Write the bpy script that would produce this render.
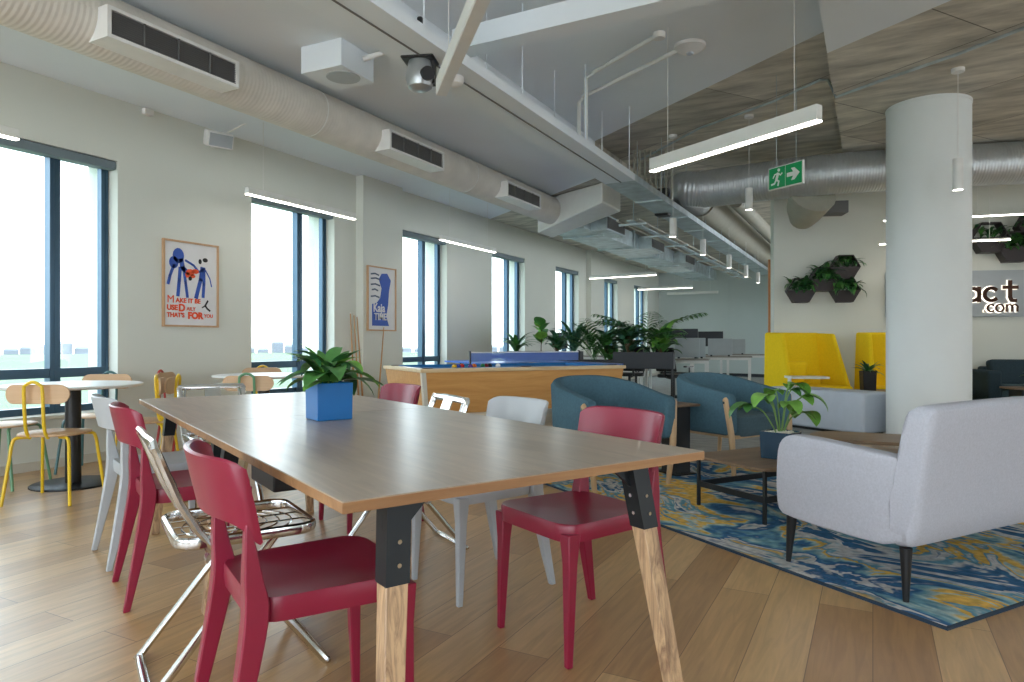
import bpy, bmesh, math, random
from math import sin, cos, pi, radians, sqrt, atan2, hypot
from mathutils import Vector, Matrix

for o in list(bpy.data.objects): bpy.data.objects.remove(o)
SC = bpy.context.scene
COL = SC.collection

# ---------------------------------------------------------------- camera, world, exposure
YAW = radians(27.86)
cam_d = bpy.data.cameras.new('camera'); cam_d.lens = 24.0; cam_d.sensor_width = 36.0
cam_d.shift_y = 0.001; cam_d.clip_end = 4000
cam = bpy.data.objects.new('camera', cam_d); COL.objects.link(cam)
cam.location = (0, 0, 1.05); cam.rotation_euler = (pi/2, 0, YAW)
SC.camera = cam

w = bpy.data.worlds.new('overcast_sky'); SC.world = w; w.use_nodes = True
nt = w.node_tree; bg = nt.nodes['Background']
geo = nt.nodes.new('ShaderNodeTexCoord'); sep = nt.nodes.new('ShaderNodeSeparateXYZ')
rmp = nt.nodes.new('ShaderNodeValToRGB')
rmp.color_ramp.elements[0].position = 0.0; rmp.color_ramp.elements[0].color = (0.88, 0.95, 1.0, 1)
rmp.color_ramp.elements[1].position = 0.6; rmp.color_ramp.elements[1].color = (0.76, 0.88, 1.0, 1)
nt.links.new(geo.outputs['Generated'], sep.inputs[0]); nt.links.new(sep.outputs['Z'], rmp.inputs[0])
nt.links.new(rmp.outputs[0], bg.inputs['Color']); bg.inputs['Strength'].default_value = 2.2

SC.view_settings.view_transform = 'Standard'; SC.view_settings.look = 'None'
SC.view_settings.gamma = 1.0; SC.view_settings.use_curve_mapping = False
SC.view_settings.exposure = 1.62

LAMP = 5.0           # emission strength of the linear luminaires

# ---------------------------------------------------------------- frame helpers
CY, SY = cos(YAW), sin(YAW)
F = 682.67
def C(X, Y):                       # metres right / ahead of the viewpoint -> room axes
    return (X*CY - Y*SY, X*SY + Y*CY)
def V(X, Y):                       # a heading in the same sense -> room axes
    return Vector((X*CY - Y*SY, X*SY + Y*CY, 0))
def head(X, Y):                    # z rotation that turns local +Y to that heading
    v = V(X, Y); return atan2(-v.x, v.y)
def at(px, py, Y):                 # the point at depth Y seen in direction (px, py)
    x, y = C((px-512)/F*Y, Y); return Vector((x, y, 1.05 + (342-py)/F*Y))
def lin(r, g, b):
    f = lambda c: (c/255)/12.92 if c/255 <= 0.04045 else ((c/255+0.055)/1.055)**2.4
    return (f(r), f(g), f(b), 1)

# ---------------------------------------------------------------- materials
def mat(name, col, rough=0.5, metal=0.0, noise=0.0, nscale=8.0, bump=0.0, bscale=60.0, stretch=(1,1,1), coat=0.0, spec=0.5, rot=0.0):
    m = bpy.data.materials.new(name); m.use_nodes = True
    n = m.node_tree; b = n.nodes['Principled BSDF']
    b.inputs['Roughness'].default_value = rough; b.inputs['Metallic'].default_value = metal
    b.inputs['Specular IOR Level'].default_value = spec
    if coat: b.inputs['Coat Weight'].default_value = coat; b.inputs['Coat Roughness'].default_value = 0.1
    tc = n.nodes.new('ShaderNodeTexCoord'); mp = n.nodes.new('ShaderNodeMapping')
    mp.inputs['Scale'].default_value = stretch; mp.inputs['Rotation'].default_value = (0, 0, rot)
    n.links.new(tc.outputs['Object'], mp.inputs[0])
    nz = n.nodes.new('ShaderNodeTexNoise'); nz.inputs['Scale'].default_value = nscale; nz.inputs['Detail'].default_value = 4
    n.links.new(mp.outputs[0], nz.inputs['Vector'])
    r = n.nodes.new('ShaderNodeValToRGB')
    k = noise if noise else 0.03
    r.color_ramp.elements[0].position = 0.3; r.color_ramp.elements[1].position = 0.7
    r.color_ramp.elements[0].color = tuple(c*(1-k) for c in col[:3])+(1,)
    r.color_ramp.elements[1].color = tuple(min(1, c*(1+k)) for c in col[:3])+(1,)
    n.links.new(nz.outputs['Fac'], r.inputs[0]); n.links.new(r.outputs[0], b.inputs['Base Color'])
    if bump:
        bz = n.nodes.new('ShaderNodeTexNoise'); bz.inputs['Scale'].default_value = bscale; bz.inputs['Detail'].default_value = 3
        n.links.new(mp.outputs[0], bz.inputs['Vector'])
        bp = n.nodes.new('ShaderNodeBump'); bp.inputs['Strength'].default_value = bump; bp.inputs['Distance'].default_value = 0.01
        n.links.new(bz.outputs['Fac'], bp.inputs['Height']); n.links.new(bp.outputs[0], b.inputs['Normal'])
    return m

def wood(name, c1, c2, rough=0.4, scale=1.0, axis=1, rings=6.0, dist=3.0, contrast=(0.3, 0.75)):
    m = bpy.data.materials.new(name); m.use_nodes = True
    n = m.node_tree; b = n.nodes['Principled BSDF']; b.inputs['Roughness'].default_value = rough
    tc = n.nodes.new('ShaderNodeTexCoord'); mp = n.nodes.new('ShaderNodeMapping')
    s = [rings, rings, rings]; s[axis] = rings*0.09
    mp.inputs['Scale'].default_value = [v*scale for v in s]
    n.links.new(tc.outputs['Object'], mp.inputs[0])
    nz = n.nodes.new('ShaderNodeTexNoise'); nz.inputs['Scale'].default_value = 2.5; nz.inputs['Detail'].default_value = 8
    nz.inputs['Roughness'].default_value = 0.65; nz.inputs['Distortion'].default_value = dist*0.3
    n.links.new(mp.outputs[0], nz.inputs['Vector'])
    r = n.nodes.new('ShaderNodeValToRGB'); r.color_ramp.elements[0].position, r.color_ramp.elements[1].position = contrast
    r.color_ramp.elements[0].color = c1; r.color_ramp.elements[1].color = c2
    n.links.new(nz.outputs['Fac'], r.inputs[0]); n.links.new(r.outputs[0], b.inputs['Base Color'])
    bp = n.nodes.new('ShaderNodeBump'); bp.inputs['Strength'].default_value = 0.08; bp.inputs['Distance'].default_value = 0.005
    n.links.new(nz.outputs['Fac'], bp.inputs['Height']); n.links.new(bp.outputs[0], b.inputs['Normal'])
    return m

def emis(name, col, strength):
    m = bpy.data.materials.new(name); m.use_nodes = True
    n = m.node_tree; b = n.nodes['Principled BSDF']
    b.inputs['Base Color'].default_value = (0.9, 0.9, 0.9, 1)
    b.inputs['Emission Color'].default_value = col; b.inputs['Emission Strength'].default_value = strength
    return m

def floor_mat():
    m = bpy.data.materials.new('oak_plank_floor'); m.use_nodes = True
    n = m.node_tree; b = n.nodes['Principled BSDF']; L = n.links
    tc = n.nodes.new('ShaderNodeTexCoord'); mp = n.nodes.new('ShaderNodeMapping')
    mp.inputs['Rotation'].default_value = (0, 0, pi/2)
    L.new(tc.outputs['Object'], mp.inputs[0])
    br = n.nodes.new('ShaderNodeTexBrick'); br.offset = 0.37; br.inputs['Scale'].default_value = 1.0
    br.inputs['Brick Width'].default_value = 1.5; br.inputs['Row Height'].default_value = 0.19
    br.inputs['Mortar Size'].default_value = 0.0016; br.inputs['Mortar Smooth'].default_value = 0.3
    br.inputs['Color1'].default_value = (0, 0, 0, 1); br.inputs['Color2'].default_value = (1, 1, 1, 1)
    br.inputs['Mortar'].default_value = (0.5, 0.5, 0.5, 1); br.inputs['Bias'].default_value = 0.0
    L.new(mp.outputs[0], br.inputs['Vector'])
    r = n.nodes.new('ShaderNodeValToRGB')
    r.color_ramp.elements[0].color = lin(170, 130, 86); r.color_ramp.elements[1].color = lin(208, 172, 122)
    e = r.color_ramp.elements.new(0.5); e.color = lin(190, 151, 102)
    L.new(br.outputs['Color'], r.inputs[0])
    mp2 = n.nodes.new('ShaderNodeMapping'); mp2.inputs['Scale'].default_value = (14, 1.2, 1)
    L.new(tc.outputs['Object'], mp2.inputs[0])
    nz = n.nodes.new('ShaderNodeTexNoise'); nz.inputs['Scale'].default_value = 2.2; nz.inputs['Detail'].default_value = 8; nz.inputs['Distortion'].default_value = 1.2
    L.new(mp2.outputs[0], nz.inputs['Vector'])
    gr = n.nodes.new('ShaderNodeValToRGB'); gr.color_ramp.elements[0].position = 0.3; gr.color_ramp.elements[0].color = (0.72, 0.70, 0.68, 1)
    gr.color_ramp.elements[1].position = 0.7; gr.color_ramp.elements[1].color = (1.1, 1.08, 1.06, 1)
    L.new(nz.outputs['Fac'], gr.inputs[0])
    mx = n.nodes.new('ShaderNodeMix'); mx.data_type = 'RGBA'; mx.blend_type = 'MULTIPLY'; mx.inputs[0].default_value = 0.8
    L.new(r.outputs[0], mx.inputs[6]); L.new(gr.outputs[0], mx.inputs[7])
    mo = n.nodes.new('ShaderNodeMix'); mo.data_type = 'RGBA'; mo.blend_type = 'MIX'
    L.new(br.outputs['Fac'], mo.inputs[0]); L.new(mx.outputs[2], mo.inputs[6]); mo.inputs[7].default_value = lin(110, 80, 52)
    L.new(mo.outputs[2], b.inputs['Base Color'])
    b.inputs['Roughness'].default_value = 0.38; b.inputs['Coat Weight'].default_value = 0.45; b.inputs['Coat Roughness'].default_value = 0.3
    bp = n.nodes.new('ShaderNodeBump'); bp.inputs['Strength'].default_value = 0.15; bp.inputs['Distance'].default_value = 0.004
    L.new(nz.outputs['Fac'], bp.inputs['Height']); L.new(bp.outputs[0], b.inputs['Normal'])
    return m

def rug_mat():
    m = bpy.data.materials.new('marbled_rug_pile'); m.use_nodes = True
    n = m.node_tree; b = n.nodes['Principled BSDF']; L = n.links; b.inputs['Roughness'].default_value = 0.95
    b.inputs['Specular IOR Level'].default_value = 0.1
    tc = n.nodes.new('ShaderNodeTexCoord'); mp = n.nodes.new('ShaderNodeMapping')
    mp.inputs['Scale'].default_value = (0.95, 0.55, 1); mp.inputs['Rotation'].default_value = (0, 0, 0.5)
    L.new(tc.outputs['Object'], mp.inputs[0])
    n1 = n.nodes.new('ShaderNodeTexNoise'); n1.inputs['Scale'].default_value = 1.7; n1.inputs['Detail'].default_value = 5
    n1.inputs['Distortion'].default_value = 1.4; n1.inputs['Roughness'].default_value = 0.5
    L.new(mp.outputs[0], n1.inputs['Vector'])
    ad = n.nodes.new('ShaderNodeVectorMath'); ad.operation = 'MULTIPLY_ADD'; ad.inputs[1].default_value = (1.1, 1.1, 1.1)
    L.new(n1.outputs['Color'], ad.inputs[0]); L.new(mp.outputs[0], ad.inputs[2])
    n2 = n.nodes.new('ShaderNodeTexNoise'); n2.inputs['Scale'].default_value = 1.45; n2.inputs['Detail'].default_value = 3
    n2.inputs['Distortion'].default_value = 0.7
    L.new(ad.outputs[0], n2.inputs['Vector'])
    r = n.nodes.new('ShaderNodeValToRGB'); r.color_ramp.interpolation = 'LINEAR'
    st = [(0.0, (52, 84, 120)), (0.37, (60, 104, 142)), (0.385, (206, 204, 200)), (0.415, (186, 190, 190)), (0.425, (120, 164, 178)), (0.445, (96, 146, 166)), (0.452, (214, 170, 84)), (0.482, (222, 184, 96)),
          (0.492, (172, 192, 190)), (0.525, (112, 156, 168)), (0.555, (62, 108, 148)), (0.585, (58, 98, 138)), (0.60, (202, 200, 196)), (0.64, (180, 182, 182)),
          (0.655, (96, 142, 160)), (0.70, (214, 172, 92)), (0.75, (66, 108, 144))]
    r.color_ramp.elements[0].position = 0; r.color_ramp.elements[0].color = lin(*st[0][1])
    r.color_ramp.elements[1].position = st[-1][0]; r.color_ramp.elements[1].color = lin(*st[-1][1])
    for p, c in st[1:-1]:
        e = r.color_ramp.elements.new(p); e.color = lin(*c)
    L.new(n2.outputs['Fac'], r.inputs[0])
    n3 = n.nodes.new('ShaderNodeTexNoise'); n3.inputs['Scale'].default_value = 26; n3.inputs['Detail'].default_value = 4
    L.new(tc.outputs['Object'], n3.inputs['Vector'])
    g = n.nodes.new('ShaderNodeValToRGB'); g.color_ramp.elements[0].color = (0.7, 0.7, 0.7, 1); g.color_ramp.elements[1].color = (1.2, 1.2, 1.2, 1)
    g.color_ramp.elements[0].position = 0.3; g.color_ramp.elements[1].position = 0.7
    L.new(n3.outputs['Fac'], g.inputs[0])
    mx = n.nodes.new('ShaderNodeMix'); mx.data_type = 'RGBA'; mx.blend_type = 'MULTIPLY'; mx.inputs[0].default_value = 1
    L.new(r.outputs[0], mx.inputs[6]); L.new(g.outputs[0], mx.inputs[7]); L.new(mx.outputs[2], b.inputs['Base Color'])
    bp = n.nodes.new('ShaderNodeBump'); bp.inputs['Strength'].default_value = 0.4; bp.inputs['Distance'].default_value = 0.01
    n4 = n.nodes.new('ShaderNodeTexNoise'); n4.inputs['Scale'].default_value = 300
    L.new(tc.outputs['Object'], n4.inputs['Vector']); L.new(n4.outputs['Fac'], bp.inputs['Height']); L.new(bp.outputs[0], b.inputs['Normal'])
    return m

def concrete_mat():
    m = bpy.data.materials.new('board_marked_concrete'); m.use_nodes = True
    n = m.node_tree; b = n.nodes['Principled BSDF']; L = n.links; b.inputs['Roughness'].default_value = 0.85
    tc = n.nodes.new('ShaderNodeTexCoord'); mp = n.nodes.new('ShaderNodeMapping'); mp.inputs['Rotation'].default_value = (0, 0, radians(35))
    L.new(tc.outputs['Object'], mp.inputs[0])
    br = n.nodes.new('ShaderNodeTexBrick'); br.offset = 0.3; br.inputs['Scale'].default_value = 1
    br.inputs['Brick Width'].default_value = 2.4; br.inputs['Row Height'].default_value = 1.2; br.inputs['Mortar Size'].default_value = 0.006
    br.inputs['Color1'].default_value = lin(182, 177, 167); br.inputs['Color2'].default_value = lin(214, 209, 198); br.inputs['Mortar'].default_value = lin(130, 126, 120)
    L.new(mp.outputs[0], br.inputs['Vector'])
    nz = n.nodes.new('ShaderNodeTexNoise'); nz.inputs['Scale'].default_value = 1.8; nz.inputs['Detail'].default_value = 8; nz.inputs['Roughness'].default_value = 0.6
    mp2 = n.nodes.new('ShaderNodeMapping'); mp2.inputs['Scale'].default_value = (1, 3.5, 1); mp2.inputs['Rotation'].default_value = (0, 0, radians(35))
    L.new(tc.outputs['Object'], mp2.inputs[0]); L.new(mp2.outputs[0], nz.inputs['Vector'])
    g = n.nodes.new('ShaderNodeValToRGB'); g.color_ramp.elements[0].color = (0.6, 0.6, 0.6, 1); g.color_ramp.elements[1].color = (1.25, 1.25, 1.22, 1)
    g.color_ramp.elements[0].position = 0.3; g.color_ramp.elements[1].position = 0.7
    L.new(nz.outputs['Fac'], g.inputs[0])
    mx = n.nodes.new('ShaderNodeMix'); mx.data_type = 'RGBA'; mx.blend_type = 'MULTIPLY'; mx.inputs[0].default_value = 1
    L.new(br.outputs['Color'], mx.inputs[6]); L.new(g.outputs[0], mx.inputs[7]); L.new(mx.outputs[2], b.inputs['Base Color'])
    return m

def glass_mat():
    m = bpy.data.materials.new('window_glass'); m.use_nodes = True
    n = m.node_tree
    for x in list(n.nodes): n.nodes.remove(x)
    o = n.nodes.new('ShaderNodeOutputMaterial'); t = n.nodes.new('ShaderNodeBsdfTransparent'); t.inputs[0].default_value = (0.93, 0.97, 0.97, 1)
    g = n.nodes.new('ShaderNodeBsdfGlossy'); g.inputs['Roughness'].default_value = 0.02; g.inputs['Color'].default_value = (1, 1, 1, 1)
    x = n.nodes.new('ShaderNodeMixShader'); x.inputs[0].default_value = 0.05
    n.links.new(t.outputs[0], x.inputs[1]); n.links.new(g.outputs[0], x.inputs[2]); n.links.new(x.outputs[0], o.inputs[0])
    return m

def spiral_mat(name, col, rough, metal, axis_scale=12.0, bs=0.5):
    m = mat(name, col, rough, metal, noise=0.08, nscale=5)
    n = m.node_tree; b = n.nodes['Principled BSDF']
    tc = n.nodes.new('ShaderNodeTexCoord')
    wv = n.nodes.new('ShaderNodeTexWave'); wv.wave_type = 'BANDS'; wv.bands_direction = 'X'; wv.wave_profile = 'SIN'; wv.inputs['Scale'].default_value = axis_scale
    n.links.new(tc.outputs['UV'], wv.inputs['Vector'])
    bp = n.nodes.new('ShaderNodeBump'); bp.inputs['Strength'].default_value = bs; bp.inputs['Distance'].default_value = 0.02
    n.links.new(wv.outputs['Fac'], bp.inputs['Height']); n.links.new(bp.outputs[0], b.inputs['Normal'])
    return m

M = {}
M['wall'] = mat('warm_white_wall_paint', lin(216, 219, 211), 0.75, noise=0.015, nscale=1.5)
M['wall_green'] = mat('pale_sage_wall_paint', lin(196, 206, 204), 0.75, noise=0.015, nscale=1.5)
M['ceil'] = mat('white_ceiling_paint', lin(230, 237, 243), 0.8, noise=0.02, nscale=1.2)
M['white'] = mat('white_gloss_paint', lin(225, 226, 222), 0.45)
M['column'] = mat('matt_white_column_paint', lin(230, 235, 235), 0.6, noise=0.02, nscale=2, bump=0.05, bscale=30)
M['conc'] = concrete_mat()
M['floor'] = floor_mat()
M['rug'] = rug_mat()
M['rug_edge'] = mat('navy_rug_binding', lin(38, 56, 74), 0.9, noise=0.1)
M['carpet'] = mat('grey_carpet_tiles', lin(150, 152, 150), 0.95, noise=0.22, nscale=5, bump=0.3, bscale=200, stretch=(1, 4, 1))
M['base'] = mat('cream_skirting_paint', lin(205, 202, 190), 0.5)
M['frame'] = mat('dark_blue_grey_aluminium', lin(66, 92, 112), 0.3, 0.5)
M['blind'] = mat('grey_blind_cassette', lin(112, 126, 134), 0.5)
M['glass'] = glass_mat()
M['red'] = mat('burgundy_red_plastic', lin(138, 28, 56), 0.32, noise=0.03)
M['greyp'] = mat('light_grey_plastic', lin(176, 180, 184), 0.38)
M['chrome'] = mat('polished_chrome', (0.70, 0.71, 0.72, 1), 0.14, 1.0)
M['table'] = wood('sheen_lightened_oak_top', lin(146, 126, 108), lin(184, 164, 142), 0.36, 1.0, 1, 9.0)  # oak tones lightened and greyed to carry the window reflection in the colour
_b = M['table'].node_tree.nodes['Principled BSDF']; _b.inputs['Coat Weight'].default_value = 0.5; _b.inputs['Coat Roughness'].default_value = 0.28
M['tedge'] = wood('tabletop_oak_edge', lin(140, 100, 66), lin(176, 134, 92), 0.45, 1.0, 0, 9.0)
M['legwood'] = wood('striped_oak_leg', lin(138, 108, 84), lin(200, 166, 128), 0.45, 1.0, 2, 13.0, 6.0, (0.38, 0.60))
M['blackm'] = mat('black_powder_coated_steel', lin(30, 34, 38), 0.4, 0.3)
M['black'] = mat('satin_black', lin(22, 23, 26), 0.45)
M['bluepot'] = mat('glossy_blue_pot', lin(0, 100, 168), 0.35)
M['navypot'] = mat('glossy_navy_pot', lin(36, 66, 88), 0.15, coat=0.4)
M['soil'] = mat('dark_soil', lin(58, 46, 36), 0.95, noise=0.4, nscale=40)
M['pebble'] = mat('white_pebbles', lin(228, 222, 208), 0.7, noise=0.05)
def leafm(n, a, r=0.42): return mat(n, lin(*a), r, noise=0.28, nscale=14)
M['leaf'] = leafm('green_leaf', (74, 130, 62)); M['leafd'] = leafm('dark_green_leaf', (48, 98, 54))
M['leafl'] = leafm('bright_green_leaf', (116, 170, 72)); M['leafb'] = leafm('blue_green_leaf', (76, 128, 100))
M['stem'] = mat('green_stem', lin(112, 148, 78), 0.5)
M['bark'] = mat('brown_stem', lin(96, 78, 52), 0.8)
M['ply'] = wood('pale_oak_plywood', lin(188, 150, 112), lin(216, 182, 144), 0.45, 1.0, 0, 6.0)
M['poolw'] = wood('honey_oak_veneer', lin(196, 140, 76), lin(218, 166, 100), 0.45, 1.0, 0, 7.0)
M['yellowt'] = mat('yellow_tube_paint', lin(228, 192, 40), 0.35)
M['greent'] = mat('sage_green_tube_paint', lin(100, 148, 112), 0.35)
M['tealt'] = mat('teal_tube_paint', lin(62, 108, 112), 0.35)
M['redt'] = mat('red_tube_paint', lin(178, 52, 48), 0.35)
M['teal'] = mat('teal_wool_upholstery', lin(76, 106, 120), 0.95, noise=0.1, nscale=60, bump=0.2, bscale=400, spec=0.2)
M['tealseat'] = mat('grey_teal_seat_fabric', lin(76, 96, 104), 0.95, noise=0.1, nscale=60, spec=0.2)
M['dsofa'] = mat('dark_slate_upholstery', lin(50, 66, 74), 0.9, noise=0.1, nscale=50, spec=0.2)
M['ltgrey'] = mat('pale_grey_linen', lin(188, 190, 200), 0.95, noise=0.07, nscale=120, bump=0.25, bscale=500, spec=0.2)
M['yellow'] = mat('bright_yellow_felt', lin(250, 214, 36), 0.9, noise=0.04, nscale=40, spec=0.2)
M['bench'] = mat('light_blue_grey_leatherette', lin(198, 206, 218), 0.6)
M['galv'] = spiral_mat('galvanised_spiral_duct', (0.60, 0.63, 0.65, 1), 0.42, 0.7, 9.0, 0.4)
M['wduct'] = spiral_mat('white_spiral_duct', lin(216, 212, 204), 0.65, 0.0, 9.0, 0.12)
M['galvf'] = mat('galvanised_sheet', (0.52, 0.60, 0.63, 1), 0.42, 0.7, noise=0.2, nscale=6)
M['beige'] = mat('beige_insulated_pipe', lin(168, 166, 152), 0.7, noise=0.05)
M['grille'] = mat('dark_grey_grille', lin(104, 104, 104), 0.6)
M['felt'] = mat('blue_billiard_felt', lin(36, 110, 170), 0.9)
M['pingpong'] = mat('blue_table_tennis_top', lin(22, 92, 188), 0.35)
M['net'] = mat('white_blue_net', lin(120, 150, 215), 0.8)
_n = M['net'].node_tree; _b = _n.nodes['Principled BSDF']; _b.inputs['Alpha'].default_value = 0.6
M['whitepl'] = mat('white_plastic', lin(230, 230, 228), 0.4)
M['cream'] = mat('cream_fabric', lin(226, 206, 184), 0.9, noise=0.06)
M['cue'] = wood('honey_cue_wood', lin(176, 124, 72), lin(206, 160, 104), 0.4, 1, 2)
M['screen'] = mat('pale_grey_desk_screen', lin(176, 184, 188), 0.9)
M['dark'] = mat('dark_office_plastic', lin(34, 40, 48), 0.5)
M['paper'] = mat('poster_paper', lin(222, 222, 224), 0.6)
M['inkblue'] = mat('blue_ink', lin(48, 86, 176), 0.6); M['inkora'] = mat('orange_ink', lin(232, 84, 40), 0.6); M['inkblk'] = mat('black_ink', lin(26, 26, 30), 0.6)
M['framew'] = wood('light_oak_picture_frame', lin(186, 148, 112), lin(206, 170, 134), 0.5, 1, 2)
M['green_sign'] = emis('lit_green_sign', lin(0, 122, 72), 0.08); M['green_sign'].node_tree.nodes['Principled BSDF'].inputs['Base Color'].default_value = lin(0, 128, 72)
M['bronze'] = mat('dark_bronze_letters', lin(74, 44, 28), 0.4, 0.4)
M['halo'] = emis('warm_sign_backlight', (1.0, 0.86, 0.68, 1), 0.42)
M['panelg'] = mat('pale_grey_sign_panel', lin(168, 176, 182), 0.5)
M['light'] = emis('warm_led_diffuser', (1.0, 0.93, 0.82, 1), LAMP)
M['darkplant'] = mat('dark_brown_planter', lin(44, 36, 38), 0.5)
M['field'] = mat('distant_green_field', lin(92, 108, 84), 0.95, noise=0.12, nscale=0.004)
M['town'] = mat('distant_pale_buildings', lin(122, 126, 136), 0.9, noise=0.1, nscale=0.02)
M['balls'] = mat('multicolour_balls', lin(226, 170, 50), 0.15)
M['walnut'] = wood('walnut_coffee_table_top', lin(104, 82, 62), lin(146, 118, 90), 0.4, 1, 0, 7)
M['beechleg'] = wood('beech_leg', lin(184, 150, 112), lin(206, 174, 136), 0.45, 1, 2)
M['orange'] = wood('orange_timber_door', lin(176, 112, 60), lin(200, 136, 80), 0.5, 1, 2)

# ---------------------------------------------------------------- mesh builder
class MB:
    def __init__(s): s.v = []; s.f = []; s.mi = []; s.uv = {}; s.m = 0
    def _add(s, vs, fs, uvs=None):
        b = len(s.v); s.v += [tuple(x) for x in vs]
        for i, f in enumerate(fs):
            s.f.append([b+k for k in f]); s.mi.append(s.m)
            if uvs: s.uv[len(s.f)-1] = uvs[i]
        return s
    def box(s, c, d, R=None):
        hx, hy, hz = d[0]/2, d[1]/2, d[2]/2
        vs = [Vector((x, y, z)) for x in (-hx, hx) for y in (-hy, hy) for z in (-hz, hz)]
        if R is not None: vs = [R @ q for q in vs]
        vs = [q + Vector(c) for q in vs]
        return s._add(vs, [(0,1,3,2), (4,6,7,5), (0,4,5,1), (2,3,7,6), (0,2,6,4), (1,5,7,3)])
    def b2(s, x0, x1, y0, y1, z0, z1): return s.box(((x0+x1)/2, (y0+y1)/2, (z0+z1)/2), (x1-x0, y1-y0, z1-z0))
    def hexa(s, bot, top):                      # two quads
        vs = [Vector(p) for p in bot] + [Vector(p) for p in top]
        return s._add(vs, [(3,2,1,0), (4,5,6,7), (0,1,5,4), (1,2,6,5), (2,3,7,6), (3,0,4,7)])
    def prism(s, poly, z0, z1, fn=None):
        n = len(poly); fn = fn or (lambda a, b, z: (a, b, z))
        vs = [fn(a, b, z0) for a, b in poly] + [fn(a, b, z1) for a, b in poly]
        fs = [tuple(reversed(range(n))), tuple(range(n, 2*n))] + [(i, (i+1) % n, n+(i+1) % n, n+i) for i in range(n)]
        return s._add(vs, fs)
    def loft(s, rings, closed=True, cap=True, loop=False):
        n = len(rings[0]); vs = [p for r in rings for p in r]; fs = []
        R = len(rings)
        for i in range(R if loop else R-1):
            j = (i+1) % R
            for k in range(n if closed else n-1):
                k2 = (k+1) % n
                fs.append((i*n+k, i*n+k2, j*n+k2, j*n+k))
        if cap and closed and not loop:
            fs.append(tuple(reversed(range(n)))); fs.append(tuple((R-1)*n+k for k in range(n)))
        return s._add(vs, fs)
    def tube(s, pts, r, seg=8, closed=False, cap=True, sq=None, uv=False):
        P = [Vector(p) for p in pts]; n = len(P)
        rr = r if isinstance(r, (list, tuple)) else [r]*n
        T = []
        for i in range(n):
            a = P[(i-1) % n] if (closed or i > 0) else P[i]; b = P[(i+1) % n] if (closed or i < n-1) else P[i]
            T.append((b-a).normalized())
        up = Vector((0, 0, 1)) if abs(T[0].z) < 0.9 else Vector((0, 1, 0))
        N = T[0].cross(up).normalized(); rings = []
        for i in range(n):
            N = (N - T[i]*N.dot(T[i])).normalized(); B = T[i].cross(N)
            ring = []
            for k in range(seg):
                a = 2*pi*k/seg + (pi/4 if seg == 4 else 0)
                ca, sa = cos(a), sin(a)
                if sq: ca *= sq[0]; sa *= sq[1]
                ring.append(P[i] + N*(ca*rr[i]) + B*(sa*rr[i]))
            rings.append(ring)
        if uv:
            vs = [p for q in rings for p in q]; fs = []; us = []; d = 0
            for i in range(n-1):
                L = (P[i+1]-P[i]).length
                for k in range(seg):
                    k2 = (k+1) % seg
                    fs.append((i*seg+k, i*seg+k2, (i+1)*seg+k2, (i+1)*seg+k))
                    u0, u1 = k/seg, (k+1)/seg
                    us.append(((d+u0*0.04, u0), (d+u1*0.04, u1), (d+L+u1*0.04, u1), (d+L+u0*0.04, u0)))
                d += L
            fs.append(tuple(reversed(range(seg)))); us.append(tuple((0, 0) for _ in range(seg)))
            fs.append(tuple((n-1)*seg+k for k in range(seg))); us.append(tuple((0, 0) for _ in range(seg)))
            return s._add(vs, fs, us)
        return s.loft(rings, True, cap, closed)
    def cyl(s, a, b, r, seg=16, r2=None): return s.tube([a, b], [r, r if r2 is None else r2], seg)
    def lathe(s, prof, c=(0, 0, 0), seg=24):
        return s.loft([[Vector((c[0]+r*cos(2*pi*k/seg), c[1]+r*sin(2*pi*k/seg), c[2]+z)) for k in range(seg)] for r, z in prof])
    def leaf(s, base, az, el, L, W, droop=1.0, n=6, fold=0.25, tip=1.0, back=0.0):
        p = Vector(base); rows = []; e = el; h = Vector((cos(az), sin(az), 0)); side = Vector((-sin(az), cos(az), 0))
        for i in range(n+1):
            t = i/n; wd = W*0.5*(sin(pi*min(1, t**0.75*0.97+0.03))**0.8)*(1 if tip == 1 else 1)
            d = h*cos(e) + Vector((0, 0, 1))*sin(e); nrm = -h*sin(e) + Vector((0, 0, 1))*cos(e)
            rows.append([p - side*wd + nrm*wd*fold, p.copy(), p + side*wd + nrm*wd*fold])
            p = p + d*(L/n); e -= droop/n
        return s.loft(rows, False, False)
    def build(s, name, m, parent=None, bevel=0.0, subsurf=0, loc=None, seg=2, flat=False):
        me = bpy.data.meshes.new(name)
        bm = bmesh.new(); vs = [bm.verts.new(v) for v in s.v]
        uvl = bm.loops.layers.uv.new('uv') if s.uv else None
        for i, f in enumerate(s.f):
            try: fc = bm.faces.new([vs[k] for k in f])
            except ValueError: continue
            fc.material_index = s.mi[i]; fc.smooth = not flat
            if i in s.uv:
                for lp, u in zip(fc.loops, s.uv[i]): lp[uvl].uv = u
        bmesh.ops.recalc_face_normals(bm, faces=bm.faces)
        for e in bm.edges:
            if len(e.link_faces) == 2 and e.calc_face_angle(0) > 0.65: e.smooth = False
        bm.to_mesh(me); bm.free()
        for q in (m if isinstance(m, (list, tuple)) else [m]): me.materials.append(q)
        o = bpy.data.objects.new(name, me); COL.objects.link(o)
        if parent: o.parent = parent
        if loc: o.location = loc
        if bevel:
            b = o.modifiers.new('bevel', 'BEVEL'); b.width = bevel; b.segments = seg; b.limit_method = 'ANGLE'; b.angle_limit = radians(40)
        if subsurf:
            q = o.modifiers.new('subdivision', 'SUBSURF'); q.levels = subsurf; q.render_levels = subsurf
        return o

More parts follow.
